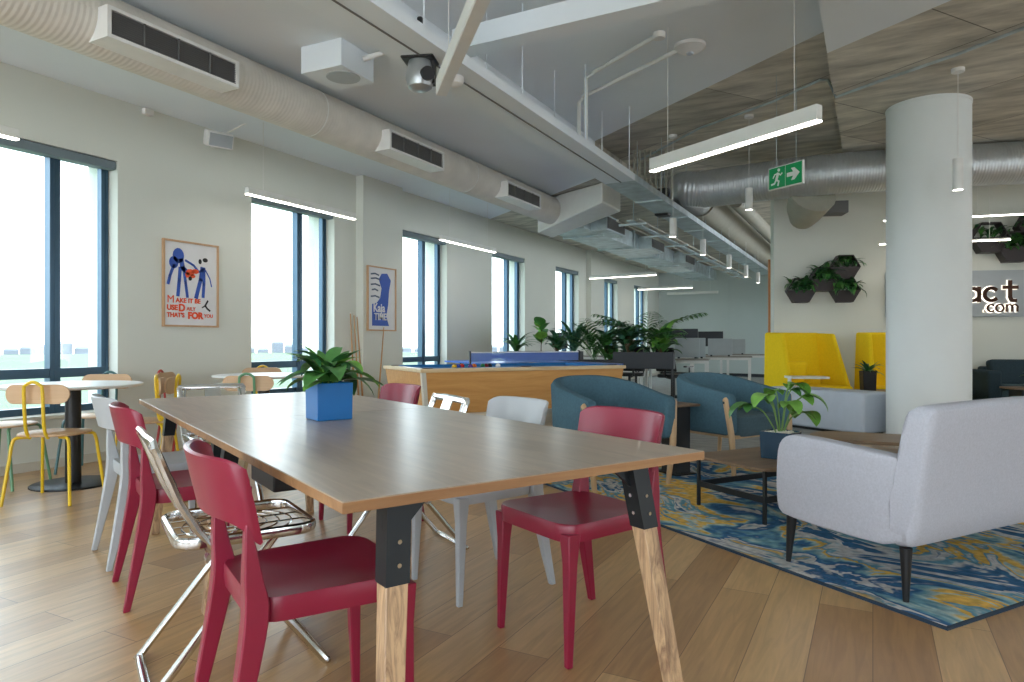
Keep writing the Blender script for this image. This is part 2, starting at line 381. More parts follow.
def tag(o, label=None, cat=None, group=None, kind=None):
    if label: o['label'] = label
    if cat: o['category'] = cat
    if group: o['group'] = group
    if kind: o['kind'] = kind
    return o
def thing(name, label, cat, loc=(0, 0, 0), rz=0.0, group=None, kind=None):
    o = bpy.data.objects.new(name, None); COL.objects.link(o); o.empty_display_size = 0.1
    o.location = (loc[0], loc[1], loc[2] if len(loc) > 2 else 0); o.rotation_euler = (0, 0, rz)
    return tag(o, label, cat, group, kind)
def struct(o): o['kind'] = 'structure'; return o
def kids(o): return [c for c in list(bpy.data.objects) if c.parent == o]
def copy_tree(o, parent=None):
    c = o.copy(); COL.objects.link(c); c.parent = parent
    for ch in kids(o): copy_tree(ch, c)
    return c
_used = set()
def place(proto, label, loc, rz, group=None):
    if proto.name in _used: o = copy_tree(proto)
    else: _used.add(proto.name); o = proto
    o.location = (loc[0], loc[1], loc[2] if len(loc) > 2 else 0); o.rotation_euler = (0, 0, rz)
    o['label'] = label
    if group: o['group'] = group
    return o
def arc(c, r, a0, a1, n, z=0): return [(c[0]+r*cos(a0+(a1-a0)*i/n), c[1]+r*sin(a0+(a1-a0)*i/n), z) for i in range(n+1)]
def rrect(w_, h_, r, n=5, cx=0, cy=0):
    out = []
    for sx, sy, a in ((1, 1, 0), (-1, 1, pi/2), (-1, -1, pi), (1, -1, 3*pi/2)):
        for i in range(n+1):
            t = a + pi/2*i/n; out.append((cx+sx*(w_/2-r)+r*cos(t), cy+sy*(h_/2-r)+r*sin(t)))
    return out
def smooth_path(pts, n=6, closed=False):
    P = [Vector(p) for p in pts]; out = []; m = len(P)
    for i in range(m if closed else m-1):
        p0 = P[(i-1) % m] if closed or i > 0 else P[i]; p1 = P[i]; p2 = P[(i+1) % m]; p3 = P[(i+2) % m] if closed or i < m-2 else p2
        for k in range(n):
            t = k/n
            out.append(0.5*((2*p1) + (p2-p0)*t + (2*p0-5*p1+4*p2-p3)*t*t + (3*p1-p0-3*p2+p3)*t**3))
    if not closed: out.append(P[-1])
    return out
def text_mesh(name, s, size, m, parent, loc, rot, depth=0.004, align='LEFT', bold=0.0, sx=1.0, sp=1.0):
    cu = bpy.data.curves.new(name, 'FONT'); cu.body = s; cu.size = size; cu.extrude = depth; cu.align_x = align; cu.offset = bold; cu.space_character = sp
    cu.resolution_u = 4
    t = bpy.data.objects.new(name+'_src', cu); COL.objects.link(t)
    dg = bpy.context.evaluated_depsgraph_get(); dg.update()
    me = bpy.data.meshes.new_from_object(t.evaluated_get(dg)); bpy.data.objects.remove(t); bpy.data.curves.remove(cu)
    me.name = name; me.materials.clear(); me.materials.append(m)
    o = bpy.data.objects.new(name, me); COL.objects.link(o); o.parent = parent; o.location = loc; o.rotation_euler = rot; o.scale = (sx, 1, 1)
    return o

# ================================================================ THE SETTING
WX = -6.05                                   # inner face of the window wall
mb = MB(); mb.b2(-6.5, 9.0, -4.0, 22.0, -0.25, 0.0); struct(mb.build('floor', M['floor']))
# carpeted zone beyond the rug and the games tables
cp = [C(0.05, 5.25), C(4.9, 7.8), (3.6, 22.0), (-5.2, 22.0), (-5.2, 13.0), C(0.9, 9.2), C(1.9, 8.1), C(1.15, 6.6)]
cp = [C(0.30, 5.40), C(5.2, 7.98), (5.5, 22.0), (-6.0, 22.0), (-6.0, 12.6), C(1.35, 9.2), C(1.55, 7.9), C(0.75, 6.35)]
mb = MB(); mb.prism(cp, 0.0, 0.006); struct(mb.build('floor', M['carpet']))

win_y = [2.49, 5.305, 7.90, 10.68, 13.46, 16.2, 18.93]
WW = 1.31; ZT, ZB = 2.69, 0.43
mb = MB(); X0, X1 = -6.5, WX
mb.b2(X0, X1, -4.0, 22.0, ZT, 3.45); mb.b2(X0, X1, -4.0, 22.0, -0.25, ZB)
edges = [-4.0]
ys = [-2.9, -0.2] + win_y
prev = -4.0
for y in ys:
    mb.b2(X0, X1, prev, y, ZB, ZT); prev = y + WW
mb.b2(X0, X1, prev, 22.0, ZB, ZT)
# pilasters
for y0, y1 in ((7.03, 7.88), (15.25, 16.15)): mb.b2(WX, WX+0.12, y0, y1, 0, 3.3)
struct(mb.build('wall_left', M['wall']))
mb = MB(); mb.b2(WX, WX+0.016, -4.0, 7.03, 0, 0.075); mb.b2(WX, WX+0.016, 7.88, 15.25, 0, 0.075); mb.b2(WX+0.12, WX+0.136, 7.03, 7.88, 0, 0.075); mb.b2(WX, WX+0.016, 16.15, 21.5, 0, 0.075)
struct(mb.build('baseboard_left', M['base']))

def make_window(i, y):
    root = bpy.data.objects.new('window_%d' % i, None); COL.objects.link(root); root.location = (WX, y, 0); root['kind'] = 'structure'
    xa, xb = -0.20, -0.14
    f = MB()
    f.b2(xa, xb, 0, 0.065, ZB, ZT); f.b2(xa, xb, WW-0.065, WW, ZB, ZT)
    f.b2(xa, xb, 0, WW, ZT-0.06, ZT); f.b2(xa, xb, 0, WW, ZB, ZB+0.07)
    f.b2(xa-0.01, xb+0.015, 0.80, 0.885, ZB, ZT); f.b2(xa, xb+0.008, 0, WW, 0.745, 0.825)
    f.b2(xa, xb+0.02, 0.832, 0.852, ZB, ZT); f.b2(xa, xb+0.012, WW-0.028, WW-0.012, ZB, ZT)
    f.build('window_frame', M['frame'], root)
    for (a, b_) in ((0.065, 0.80), (0.885, WW-0.065)):
        for (c, d) in ((ZB+0.07, 0.745), (0.825, ZT-0.06)):
            MB().b2(-0.172, -0.168, a, b_, c, d).build('pane', M['glass'], root)
    MB().b2(-0.14, 0.03, -0.0, WW, ZB-0.02, ZB+0.012).build('window_sill', M['base'], root, bevel=0.004)
    bl = MB(); bl.b2(-0.105, -0.01, 0.005, WW-0.005, ZT-0.082, ZT-0.002); bl.build('roller_blind', M['blind'], root, bevel=0.012)
for i, y in enumerate(ys): make_window(i+1, y)

# end wall with a long soft curve, side wall of the corridor, reception wall
mb = MB(); mb.b2(-6.5, -3.9, 21.5, 22.0, 0, 3.6)
pts_in = [(-3.9, 21.5)] + [(-3.9+1.6*sin(a), 21.5+1.6*(1-cos(a))*-0.0 + 0.9*(1-cos(a))*-1) for a in [radians(q) for q in (15, 30, 45, 60, 75, 90)]] + [(1.5, 20.4)]
poly = pts_in + [(1.5, 22.0), (-3.9, 22.0)]
mb.prism(poly, 0, 3.6); struct(mb.build('wall_far', M['wall_green']))
mb = MB(); b_in = [(x, y-0.015) for x, y in pts_in]; mb.prism([(-6.0, 21.485), *b_in, *reversed(pts_in), (-6.0, 21.5)], 0, 0.1)
struct(mb.build('baseboard_far', M['dark']))

RW0 = C(3.985, 10.39); RWd = V(0.985, -0.173).normalized(); RWn = V(-0.173, -0.985).normalized()   # wall runs right, its face looks at the lounge
RWz = atan2(RWd.y, RWd.x)
def rw(px, py):                               # point of the reception wall's face: (s along, z)
    tx = (px-512)/F; Y = (10.42 + 0.1756*3.83)/(1 + 0.1756*tx); X = tx*Y
    p = Vector((*C(X, Y), 0)) - Vector((*RW0, 0)); return p.dot(RWd), 1.05 + (342-py)/F*Y
wall_r = MB(); wall_r.b2(0, 8.5, 0, 0.25, 0, 3.75)
wr = wall_r.build('wall_reception', M['wall']); wr.location = (RW0[0], RW0[1], 0); wr.rotation_euler = (0, 0, RWz); struct(wr)
br_ = MB().b2(0, 8.5, -0.015, 0, 0.006, 0.09).build('baseboard_reception', M['dark']); br_.location = (RW0[0], RW0[1], 0); br_.rotation_euler = (0, 0, RWz); struct(br_)
# timber-lined door seen edge on in the corridor
dr = bpy.data.objects.new('door_1', None); COL.objects.link(dr); dr['kind'] = 'structure'; dr.location = (*C(4.74, 12.45), 0.006); dr.rotation_euler = (0, 0, RWz)
MB().b2(-0.06, 0.5, 0, 0.05, 0, 2.55).build('door_leaf', M['orange'], dr)
MB().b2(0.0, 0.03, -0.06, 0.0, 1.0, 1.03).cyl((0.015, -0.05, 1.015), (0.13, -0.05, 1.015), 0.01).build('door_handle', M['chrome'], dr)

# walls beyond the frame, with windows of their own for daylight
mb = MB(); mb.b2(9.0, 9.4, -4.0, 16.0, 0, 0.4); mb.b2(9.0, 9.4, -4.0, 16.0, 3.2, 4.0)
for y in (-4.0, 0.0, 4.0, 8.0, 12.0): mb.b2(9.0, 9.4, y, y+2.9, 0.4, 3.2)
struct(mb.build('wall_right', M['wall']))
mb = MB(); mb.b2(-6.5, 9.4, -4.4, -4.0, 0, 0.4); mb.b2(-6.5, 9.4, -4.4, -4.0, 3.1, 4.0)
for x in (-6.5, -3.6, -0.7, 2.2): mb.b2(x, x+0.4, -4.4, -4.0, 0.4, 3.1)
mb.b2(4.6, 9.4, -4.4, -4.0, 0.4, 3.1)
struct(mb.build('wall_near', M['wall']))

# ceilings: painted in the near zone, bare concrete beyond a diagonal edge
zl, zm, zr = 3.25, 3.75, 3.55
XB1, XB2 = -3.30, -0.35
def yb(x): return 8.60 - (x+3.26)*0.72 if x < XB2 else 6.50 - (x-XB2)*0.68
def slab(poly, z, m, name='ceiling'): return struct(MB().prism(poly, z, 4.05).build(name, m))
slab([(-6.5, -4.4), (XB1, -4.4), (XB1, yb(XB1)), (-6.5, yb(-6.5))], zl, M['ceil'])
slab([(-6.5, yb(-6.5)), (XB1, yb(XB1)), (XB1, 22), (-6.5, 22)], zl, M['conc'])
slab([(XB1, -4.4), (XB2, -4.4), (XB2, yb(XB2)), (XB1, yb(XB1))], zm, M['ceil'])
slab([(XB1, yb(XB1)), (XB2, yb(XB2)), (XB2, 22), (XB1, 22)], zm, M['conc'])
slab([(XB2, -4.4), (9.4, -4.4), (9.4, yb(9.4)), (XB2, yb(XB2))], zr, M['ceil'])
slab([(XB2, yb(XB2)), (9.4, yb(9.4)), (9.4, 22), (XB2, 22)], zr, M['conc'])
# white beam across, and the low white bulkhead along the paint edge
def P(px, Y): return C((px-512)/F*Y, Y)
a = Vector((-2.55, 4.95, 0)); 
mb = MB(); mb.b2(-2.86, 9.0, 4.42, 4.60, 3.29, 3.45); struct(mb.build('trim_1', M['ceil']))
# diagonal white duct box that follows the edge of the painted ceiling
mb = MB()
mb.hexa([(-4.60, 9.55, 2.74), (-3.27, 8.83, 2.96), (-3.27, 9.60, 2.96), (-4.60, 10.1, 2.74)], [(-4.60, 9.55, zl-0.01), (-3.27, 8.83, zl-0.01), (-3.27, 9.60, zl-0.01), (-4.60, 10.1, zl-0.01)])
tag(mb.build('duct_bulkhead', M['white'], bevel=0.02), 'white diagonal box duct under the ceiling joining round duct to cable tray', 'duct')

# round column
cx, cy = C(4.416, 7.25)
mb = MB(); mb.lathe([(0.392, 0.0), (0.392, zr-0.03), (0.398, zr-0.028), (0.398, zr)], (cx, cy, 0), 64)
struct(mb.build('trim_2', M['column']))

# outside: field and far town
mb = MB(); mb.prism([(-6.6, 880)]+[(880*cos(radians(a_)), 880*sin(radians(a_))) for a_ in range(92, 269, 4)]+[(-6.6, -880)], -12.5, -12)
mb.build('field', M['field']); tag(bpy.data.objects['field'], kind='structure')
random.seed(3)
for i in range(88):
    a = radians(94 + i*1.02 + random.uniform(-.05, .05)); r = 884 + random.uniform(0, 4)
    h = random.uniform(3.5, 9) if i % 7 else random.uniform(10, 13); wd = random.uniform(11.5, 15)
    t = MB(); t.box((0, 0, h/2), (14, wd, h)); t.hexa([(-7, -wd/2, h), (7, -wd/2, h), (7, wd/2, h), (-7, wd/2, h)], [(-1, -wd/2+2, h+2.5), (1, -wd/2+2, h+2.5), (1, wd/2-2, h+2.5), (-1, wd/2-2, h+2.5)])
    o = t.build('building', M['town']); o.location = (r*cos(a), r*sin(a), -12.5); o.rotation_euler = (0, 0, a)
    tag(o, 'pale low building on the skyline far beyond the field', 'building', 'far town on the skyline')

# ================================================================ CEILING SERVICES
# round white duct along the windows and its grilles
mb = MB(); n = 60
mb.tube([(-4.29, -3.9+i*(13.4/n), 3.03) for i in range(n+1)], 0.20, 28, uv=True)
DU = thing('ventilation_duct', 'long round white spiral duct running above the windows', 'duct', (0, 0, 0))
mb.build('duct_pipe', M['wduct'], DU)
for y in (1.2, 4.4, 6.9):
    st = MB(); st.tube([(-4.29+0.2*cos(t), y, 3.03+0.2*sin(t)) for t in [2*pi*k/24 for k in range(24)]], 0.006, 4, closed=True); st.build('duct_strap', M['white'], DU)
gl = ['nearest and largest white box grille on the round duct', 'second white box grille on the duct above the dining table plant', 'third white box grille on the duct before the bulkhead']
for (y0, y1), lb in zip(((2.45, 3.40), (5.12, 6.04), (7.45, 8.42)), gl):
    g = thing('air_grille', lb, 'air vent', (-4.0, y0, 2.86), 0, 'box grilles along the white duct')
    w_ = y1-y0
    b = MB(); b.b2(-0.28, -0.02, 0, w_, 0, 0.19); b.b2(-0.02, 0.0, 0, w_, 0, 0.022); b.b2(-0.02, 0, 0, w_, 0.168, 0.19); b.b2(-0.02, 0, 0, 0.025, 0.022, 0.168); b.b2(-0.02, 0, w_-0.025, w_, 0.022, 0.168)
    b.build('grille_housing', M['whitepl'], g)
    b = MB(); b.b2(-0.025, -0.018, 0.025, w_-0.025, 0.022, 0.168)
    k = int((w_-0.05)/0.0)if False else 0
    for q in range(11): b.box((-0.010, w_/2, 0.03+q*0.013), (0.012, w_-0.05, 0.004), Matrix.Rotation(0.5, 3, 'Y'))
    for q in range(1, 4): b.b2(-0.014, -0.001, w_*q/4-0.004, w_*q/4+0.004, 0.022, 0.168)
    b.build('grille_louvres', M['grille'], g)

# galvanised rectangular duct that carries on along the windows
g = thing('metal_duct', 'galvanised rectangular duct with side vents beyond the white bulkhead', 'duct')
b = MB(); b.b2(-4.72, -4.05, 10.12, 20.5, 2.86, 3.15)
for y in (10.9, 12.6, 14.3, 16.0, 17.7, 19.4): b.b2(-4.76, -4.01, y-0.02, y+0.02, 2.83, 3.18)
b.build('duct_body', M['galvf'], g, bevel=0.01)
for y in (10.4, 12.9, 15.6):
    b = MB(); b.b2(-4.05, -3.78, y, y+0.9, 2.86, 3.10); v = b.build('vent_box', M['galvf'], g)
    b = MB(); b.b2(-3.78, -3.765, y+0.04, y+0.86, 2.89, 3.07)
    for q in range(8): b.b2(-3.768, -3.755, y+0.04, y+0.86, 2.90+q*0.021, 2.906+q*0.021)
    b.build('vent_grille', M['grille'], v)

# cable tray: painted near, bare metal beyond
t = thing('cable_tray', 'long cable tray hung along the ceiling, white near and bare metal beyond', 'cable tray')
def tray(y0, y1, m, nm):
    b = MB(); b.b2(-2.82, -2.45, y0, y1, 2.93, 2.945); b.b2(-2.82, -2.808, y0, y1, 2.945, 3.01); b.b2(-2.462, -2.45, y0, y1, 2.945, 3.01)
    b.build(nm, m, t)
tray(-3.9, 7.7, M['ceil'], 'painted_tray')
MB().b2(-2.625, -2.613, -3.9, 7.7, 2.924, 2.9305).build('tray_seam', M['grille'], t); tray(7.7, 20.3, M['galvf'], 'bare_tray')
for y in [0.8+1.35*k for k in range(14)]:
    b = MB()
    for x in (-2.80, -2.47): b.cyl((x, y, 2.935), (x, y, zm-0.001), 0.005, 6)
    if y > 7.7: b.b2(-2.83, -2.44, y-0.012, y+0.012, 2.918, 2.93)
    b.build('hanger_rod', M['ceil'] if y < 7.7 else M['galvf'], t)
b = MB()
for k in range(5): MB().cyl((-2.77+k*0.06, 7.7, 2.96), (-2.77+k*0.06, 20.2, 2.96), 0.014, 6).build('cable', M['dark'], t)
# narrow second trays and pipes further back
t2 = thing('pipe_rack', 'narrow steel pipe rack hung left of the cable tray', 'pipe rack')
b = MB()
b.b2(-3.22, -3.13, 9.7, 20.2, 2.83, 2.85)
for y in [9.9+1.3*k for k in range(8)]:
    b.cyl((-3.175, y, 2.83), (-3.175, y, zm-0.001), 0.006, 6); b.b2(-3.40, -2.98, y-0.015, y+0.015, 2.80, 2.83)
b.build('rack_rail', M['galvf'], t2)
for x_, r_ in ((-3.35, 0.022), (-3.04, 0.016)): MB().cyl((x_, 9.7, 2.852), (x_, 20.2, 2.852), r_, 8).build('pipe', M['beige'], t2)
t3 = thing('pipe_bundle', 'cluster of thin vertical pipes dropping beside the big metal duct', 'pipes')
b = MB()
for k in range(8):
    x, y = C(1.72+k*0.075, 9.6); b = MB(); b.cyl((x, y, 3.02), (x, y, zm-0.001), 0.013, 6); b.build('vertical_pipe', M['beige'], t3)
b = MB(); x, y = C(2.22, 10.05); b.box((x, y, 3.1), (0.20, 0.20, 0.40)); b.build('valve_box', M['black'], t3, bevel=0.02)

# big spiral duct, elbow and insulated run
sp = thing('spiral_duct', 'large galvanised spiral duct curving behind the white column', 'duct')
path = smooth_path([(*C(2.75, 9.85), 3.25), (*C(3.82, 9.12), 3.25), (*C(4.80, 8.80), 3.26), (*C(6.07, 8.55), 3.28), (*C(8.2, 8.1), 3.28)], 14)
MB().tube(path, 0.262, 28, uv=True).build('spiral_pipe', M['galv'], sp)
e0 = Vector((*C(2.75, 9.85), 3.25))
el = smooth_path([e0 + V(1.07, -0.73).normalized()*0.02, e0 + V(-0.24, 0.12)+Vector((0, 0, .03)), e0 + V(-0.08, 0.62)+Vector((0, 0, .08)), e0+V(0.30, 1.35)+Vector((0, 0, .12))], 6)
MB().tube(el, 0.25, 24, uv=True).build('duct_elbow', M['galv'], sp)
tk = MB()
p3 = Vector((*C(4.02, 9.12), 3.0))
tk.tube([p3+Vector((0, 0, .02)), p3+V(0, 0.25)+Vector((0, 0, -0.14)), p3+V(0.05, 0.45)+Vector((0, 0, -0.22))], [0.30, 0.24, 0.17], 20)
tk.build('branch_cone', M['beige'], sp)
tk = MB(); tk.box(p3+V(0.42, 0.35)+Vector((0, 0, -0.10)), (0.34, 0.3, 0.16), Matrix.Rotation(RWz, 3, 'Z')); tk.build('branch_vent', M['grille'], sp)
q0 = e0+V(0.30, 1.35)+Vector((0, 0, .12)); q1 = Vector((q0.x, 20.0, 3.38))
tag(MB().tube([q0, (q0+q1)/2, q1], 0.28, 24).build('insulated_duct', M['beige']), 'thick beige insulated duct running away into the office', 'duct')
tag(MB().tube([Vector((q0.x+0.62, 11.2, 3.3)), Vector((q0.x+0.62, 20.0, 3.3))], 0.12, 16).build('insulated_pipe', M['beige']), 'medium beige pipe running beside the thick insulated duct', 'pipe')
tag(MB().tube(smooth_path([(*C(3.0, 10.3), 3.45), (*C(4.0, 9.75), 3.45), (*C(5.0, 9.5), 3.45), (*C(6.4, 9.2), 3.45), (*C(8.2, 8.8), 3.45)], 6), 0.085, 14).build('insulated_pipe', M['beige']), 'slim beige pipe just above the galvanised spiral duct', 'pipe')

# surface conduits
def conduit(pts, r, m, label, nm='conduit'):
    return tag(MB().tube([Vector(p) for p in pts], r, 8).build(nm, m), label, 'conduit')
zc = zm-0.03; zd = zr-0.03
def oncl(px, py, z): return at(px, py, (z-1.05)*F/(342-py))
conduit([oncl(640, 160, zc), oncl(700, 128, zc), oncl(772, 102, zc), oncl(820, 80, zc), oncl(828, 80, zc), oncl(836, 97, zd), oncl(880, 81, zd), oncl(958, 54, zd), oncl(1024, 28, zd), oncl(1090, 0, zd)], 0.014, M['galvf'], 'thin grey conduit crossing the concrete ceiling with a jog at the step')
conduit([at(586, 150, 6.83), at(586, 79, 6.78), oncl(594, 72, zc), oncl(660, 34, zc)], 0.02, M['white'], 'white bent conduit rising from the cable tray, upper of the pair')
conduit([at(579, 146, 7.25), at(579, 103, 7.25), at(583, 97, 7.25), oncl(687, 46, zc)], 0.02, M['white'], 'white bent conduit ending at the ceiling smoke detector')
p = oncl(690, 45, zm-0.005)
sd_ = thing('smoke_detector', 'round white detector dome on the ceiling at the conduit end', 'smoke detector', p)
MB().lathe([(0.02, -0.075), (0.09, -0.06), (0.125, -0.035), (0.14, -0.03), (0.14, 0.0)], (0, 0, 0), 24).build('detector_dome', M['whitepl'], sd_)
MB().lathe([(0.03, -0.085), (0.035, -0.07), (0.04, -0.06)], (0, 0, 0), 16).build('detector_sensor', M['bench'], sd_)
p = oncl(659, 33, zm-0.002)
tag(MB().lathe([(0.05, -0.05), (0.055, -0.03), (0.055, 0)], p, 16).build('junction_box', M['whitepl']), 'small round white junction box at the end of the upper conduit', 'junction box')
tag(MB().tube(smooth_path([at(960, 128, 8.45), at(985, 121, 8.45), at(1010, 126, 8.3), at(1060, 128, 8.2)], 5), 0.035, 10).build('black_cable', M['black']), 'thick black cable clipped up behind the column', 'cable')
# tray side camera
cmr = thing('security_camera', 'black and silver dome camera hung below the white cable tray', 'camera', at(420, 62, 4.55), radians(20))
MB().b2(-0.11, 0.11, -0.09, 0.09, 0.0, 0.055).cyl((0, 0, 0.05), (0, 0, 0.30), 0.02, 10).build('mount', M['black'], cmr, bevel=0.01)
b = MB(); b.lathe([(0.05, -0.19), (0.08, -0.17), (0.095, -0.12), (0.09, -0.06), (0.075, 0.0)], (0, 0, 0), 24); b.build('camera_body', mat('silver_plastic', lin(170, 174, 176), 0.3, 0.6), cmr)
x, y, z = V(0.02, -0.075)
b = MB(); b.cyl(Vector((0, 0, -0.1))+V(0.02, -0.05), Vector((0, 0, -0.11))+V(0.03, -0.115), 0.045, 16); b.box(Vector((0, 0, -0.07))+V(0.075, -0.02), (0.05, 0.06, 0.16)); b.build('lens', M['black'], cmr)
tag(MB().lathe([(0.03, -0.06), (0.06, -0.045), (0.07, -0.02), (0.07, 0.0)], (-2.63, 4.1, 2.929), 18).build('detector', M['whitepl']), 'small white dome detector under the tray beside the crossing beam', 'smoke detector')
# ceiling loudspeaker box
k = thing('ceiling_speaker', 'white square ceiling speaker box with round grille', 'speaker', (*C(-1.32, 5.18), 3.05), radians(2))
MB().b2(-0.19, 0.19, -0.19, 0.19, 0, 0.2).build('speaker_box', M['ceil'], k, bevel=0.004)
MB().lathe([(0.001, -0.004), (0.125, -0.004), (0.13, 0.003)], (0.05, 0, 0), 32).build('speaker_grille', mat('pale_grey_mesh', lin(178, 186, 192), 0.6), k)
MB().cyl((0.2, 0.05, 0.13), (0.45, 0.12, 0.19), 0.02, 10).build('cable_tail', M['whitepl'], k)
k = thing('wall_speaker', 'small white loudspeaker on a bracket high on the window wall', 'speaker', (-5.80, 4.68, 3.10), radians(-20))
MB().box((0.0, 0, -0.02), (0.13, 0.26, 0.15), Matrix.Rotation(0.35, 3, 'Y')).build('speaker_cabinet', M['whitepl'], k, bevel=0.012)
MB().box((0.066, 0, -0.045), (0.01, 0.22, 0.12), Matrix.Rotation(0.35, 3, 'Y')).build('speaker_grille', M['panelg'], k)
MB().cyl((-0.28, 0.0, 0.03), (-0.05, 0, 0.0), 0.013, 8).b2(-0.29, -0.27, -0.05, 0.05, -0.04, 0.09).cyl((0, 0.05, 0.04), (0.15, 0.22, 0.16), 0.008, 6).build('bracket', M['whitepl'], k)
# conduit box near the wall top
tag(MB().box((WX+0.03, 4.07, 3.21), (0.06, 0.09, 0.06)).build('junction_box', M['whitepl'], bevel=0.008), 'tiny white junction box at the top of the window wall', 'junction box')

# ---------------------------------------------------------------- linear pendants
def linear(label, a, b, z, ztop, h=0.075, wd=0.055, lit=True, wires=(0.15, 0.85), group=None):
    a = Vector((*a, z)); b = Vector((*b, z)); L = (b-a).length; d = (b-a).normalized()
    o = thing('linear_pendant', label, 'light', a, atan2(d.y, d.x), group)
    m = MB(); m.b2(0, L, -wd/2, wd/2, 0.008, h); m.build('light_housing', M['white'], o, bevel=0.003)
    m = MB(); m.b2(0.0, L, -wd/2+0.004, wd/2-0.004, 0, 0.010); m.build('diffuser', M['light'] if lit else M['whitepl'], o)
    m = MB()
    for t_ in wires: m.cyl((L*t_, 0, h), (L*t_, 0, ztop-z), 0.0022, 5)
    m.build('suspension_wire', M['white'], o)
    return o
G = 'linear lights along the window wall'
linear('linear pendant over the first window, its end cut by the left frame edge', (-5.4, 1.10), (-5.4, 2.66), 2.49, zl, group=G)
linear('linear pendant above the second window with a thin wire', (-5.4, 4.68), (-5.4, 6.24), 2.49, zl, group=G, wires=(0.13,))
linear('linear pendant between the third and fourth windows', (-5.4, 8.06), (-5.4, 9.62), 2.49, zl, group=G)
linear('large bright linear pendant beside the running man sign', C(1.235, 6.03), C(2.09, 4.64), 2.55, zm, h=0.115, wd=0.065, wires=(0.12, 0.88))
linear('unlit white linear pendant hanging near the dome camera', C(-0.43, 4.16), C(0.24, 1.6), 2.55, zm, h=0.10, wd=0.07, lit=False, wires=(0.1, 0.6))
linear('crosswise linear pendant over the office plants, nearer one', C(1.78, 15.6), C(3.10, 14.72), 2.49, zl)
linear('crosswise linear pendant over the office desks, second one', C(3.49, 18.9), C(4.8, 18.2), 2.49, zm)
linear('faint farthest crosswise linear pendant near the end wall', C(4.75, 20.9), C(6.1, 20.2), 2.49, zm, lit=False)
linear('upper linear pendant passing behind the column', C(5.02, 9.22), C(7.1, 8.55), 2.68, zr, h=0.03, wires=(0.15, 0.5))
linear('lower linear pendant ending in front of the hexagon planters', C(5.10, 9.47), C(6.60, 9.05), 2.40, zr, h=0.03)

# ---------------------------------------------------------------- cylinder pendants
def cyl_pendant(label, px, pyb, z, ztop, h=0.26, r=0.034):
    Y = (z-1.05)*F/(342-pyb); x, y = C((px-512)/F*Y, Y)
    o = thing('cylinder_pendant', label, 'light', (x, y, z), 0, 'white cylinder pendants')
    MB().lathe([(r-0.006, 0.02), (r, 0.0), (r, h), (0.008, h+0.004)], (0, 0, 0), 20).build('lamp_shade', M['whitepl'], o)
    MB().lathe([(0.001, 0.004), (r-0.004, 0.004), (r-0.004, 0.02)], (0, 0, 0), 20).build('lamp', M['light'], o)
    MB().cyl((0, 0, h), (0, 0, ztop-z), 0.003, 6).lathe([(0.05, ztop-z-0.035), (0.055, ztop-z-0.03), (0.055, ztop-z)], (0, 0, 0), 20).build('cord_and_rose', M['whitepl'], o)
cyl_pendant('white cylinder pendant hanging in front of the round column', 958, 190, 2.44, zr, 0.285, 0.042)
cyl_pendant('white cylinder pendant left of the running man sign', 749, 210, 2.62, zm, 0.26, 0.042)
names = ['nearest of the row of cylinder pendants under the cable tray', 'second cylinder pendant of the row under the cable tray', 'third cylinder pendant of the tray row',
         'fourth cylinder pendant of the tray row', 'fifth cylinder pendant of the tray row', 'farthest cylinder pendant, beside the reception wall edge']
for (px, py), nm in zip(((673, 237), (703, 255), (729, 268), (746, 277), (758, 283), (770.5, 290)), names): cyl_pendant(nm, px, py, 2.42, zm, 0.245, 0.045)

# ---------------------------------------------------------------- exit sign
e0 = Vector((*C(2.637, 6.977), 2.60)); ed = V(0.186, -0.354).normalized()
ex = thing('exit_sign', 'hanging green sign with running man and right arrow', 'sign', e0, atan2(ed.y, ed.x))
MB().b2(-0.008, 0.408, -0.012, 0.012, -0.008, 0.218).build('sign_frame', M['whitepl'], ex)
MB().b2(0.002, 0.198, -0.016, -0.011, 0.002, 0.208).b2(0.206, 0.398, -0.016, -0.011, 0.002, 0.208).build('sign_face', M['green_sign'], ex)
mn = MB()
def stroke(mb_, pts, w_, y=-0.018, th=0.003):
    for (x0, z0), (x1, z1) in zip(pts, pts[1:]):
        d = Vector((x1-x0, 0, z1-z0)); L = d.length
        if L == 0: continue
        d /= L; nn = Vector((-d.z, 0, d.x))*w_/2; A = Vector((x0, y, z0))-d*w_*0.3; B = Vector((x1, y, z1))+d*w_*0.3; T = Vector((0, th, 0))
        mb_.hexa([A-nn, B-nn, B+nn, A+nn], [A-nn+T, B-nn+T, B+nn+T, A+nn+T])
stroke(mn, [(0.115, 0.145), (0.095, 0.085)], 0.030)
stroke(mn, [(0.095, 0.085), (0.125, 0.065), (0.115, 0.025)], 0.018); stroke(mn, [(0.095, 0.085), (0.07, 0.05), (0.035, 0.045)], 0.018)
stroke(mn, [(0.115, 0.148), (0.145, 0.125), (0.165, 0.140)], 0.013); stroke(mn, [(0.115, 0.148), (0.075, 0.140), (0.055, 0.110)], 0.013)
mn.lathe([(0.001, 0), (0.016, 0), (0.016, 0.003)], (0, 0, 0), 14) if False else None
mn.prism([(0.125+0.016*cos(2*pi*q/14), 0.178+0.016*sin(2*pi*q/14)) for q in range(14)], -0.019, -0.016, lambda a_, b_2, c_: (a_, c_, b_2))
mn.build('running_man', M['whitepl'], ex)
ar = MB(); ar.prism([(0.225, 0.125), (0.30, 0.125), (0.275, 0.165), (0.315, 0.165), (0.375, 0.105), (0.315, 0.045), (0.275, 0.045), (0.30, 0.085), (0.225, 0.085)], -0.019, -0.016, lambda a_, b_2, c_: (a_, c_, b_2))
ar.build('arrow', M['whitepl'], ex)
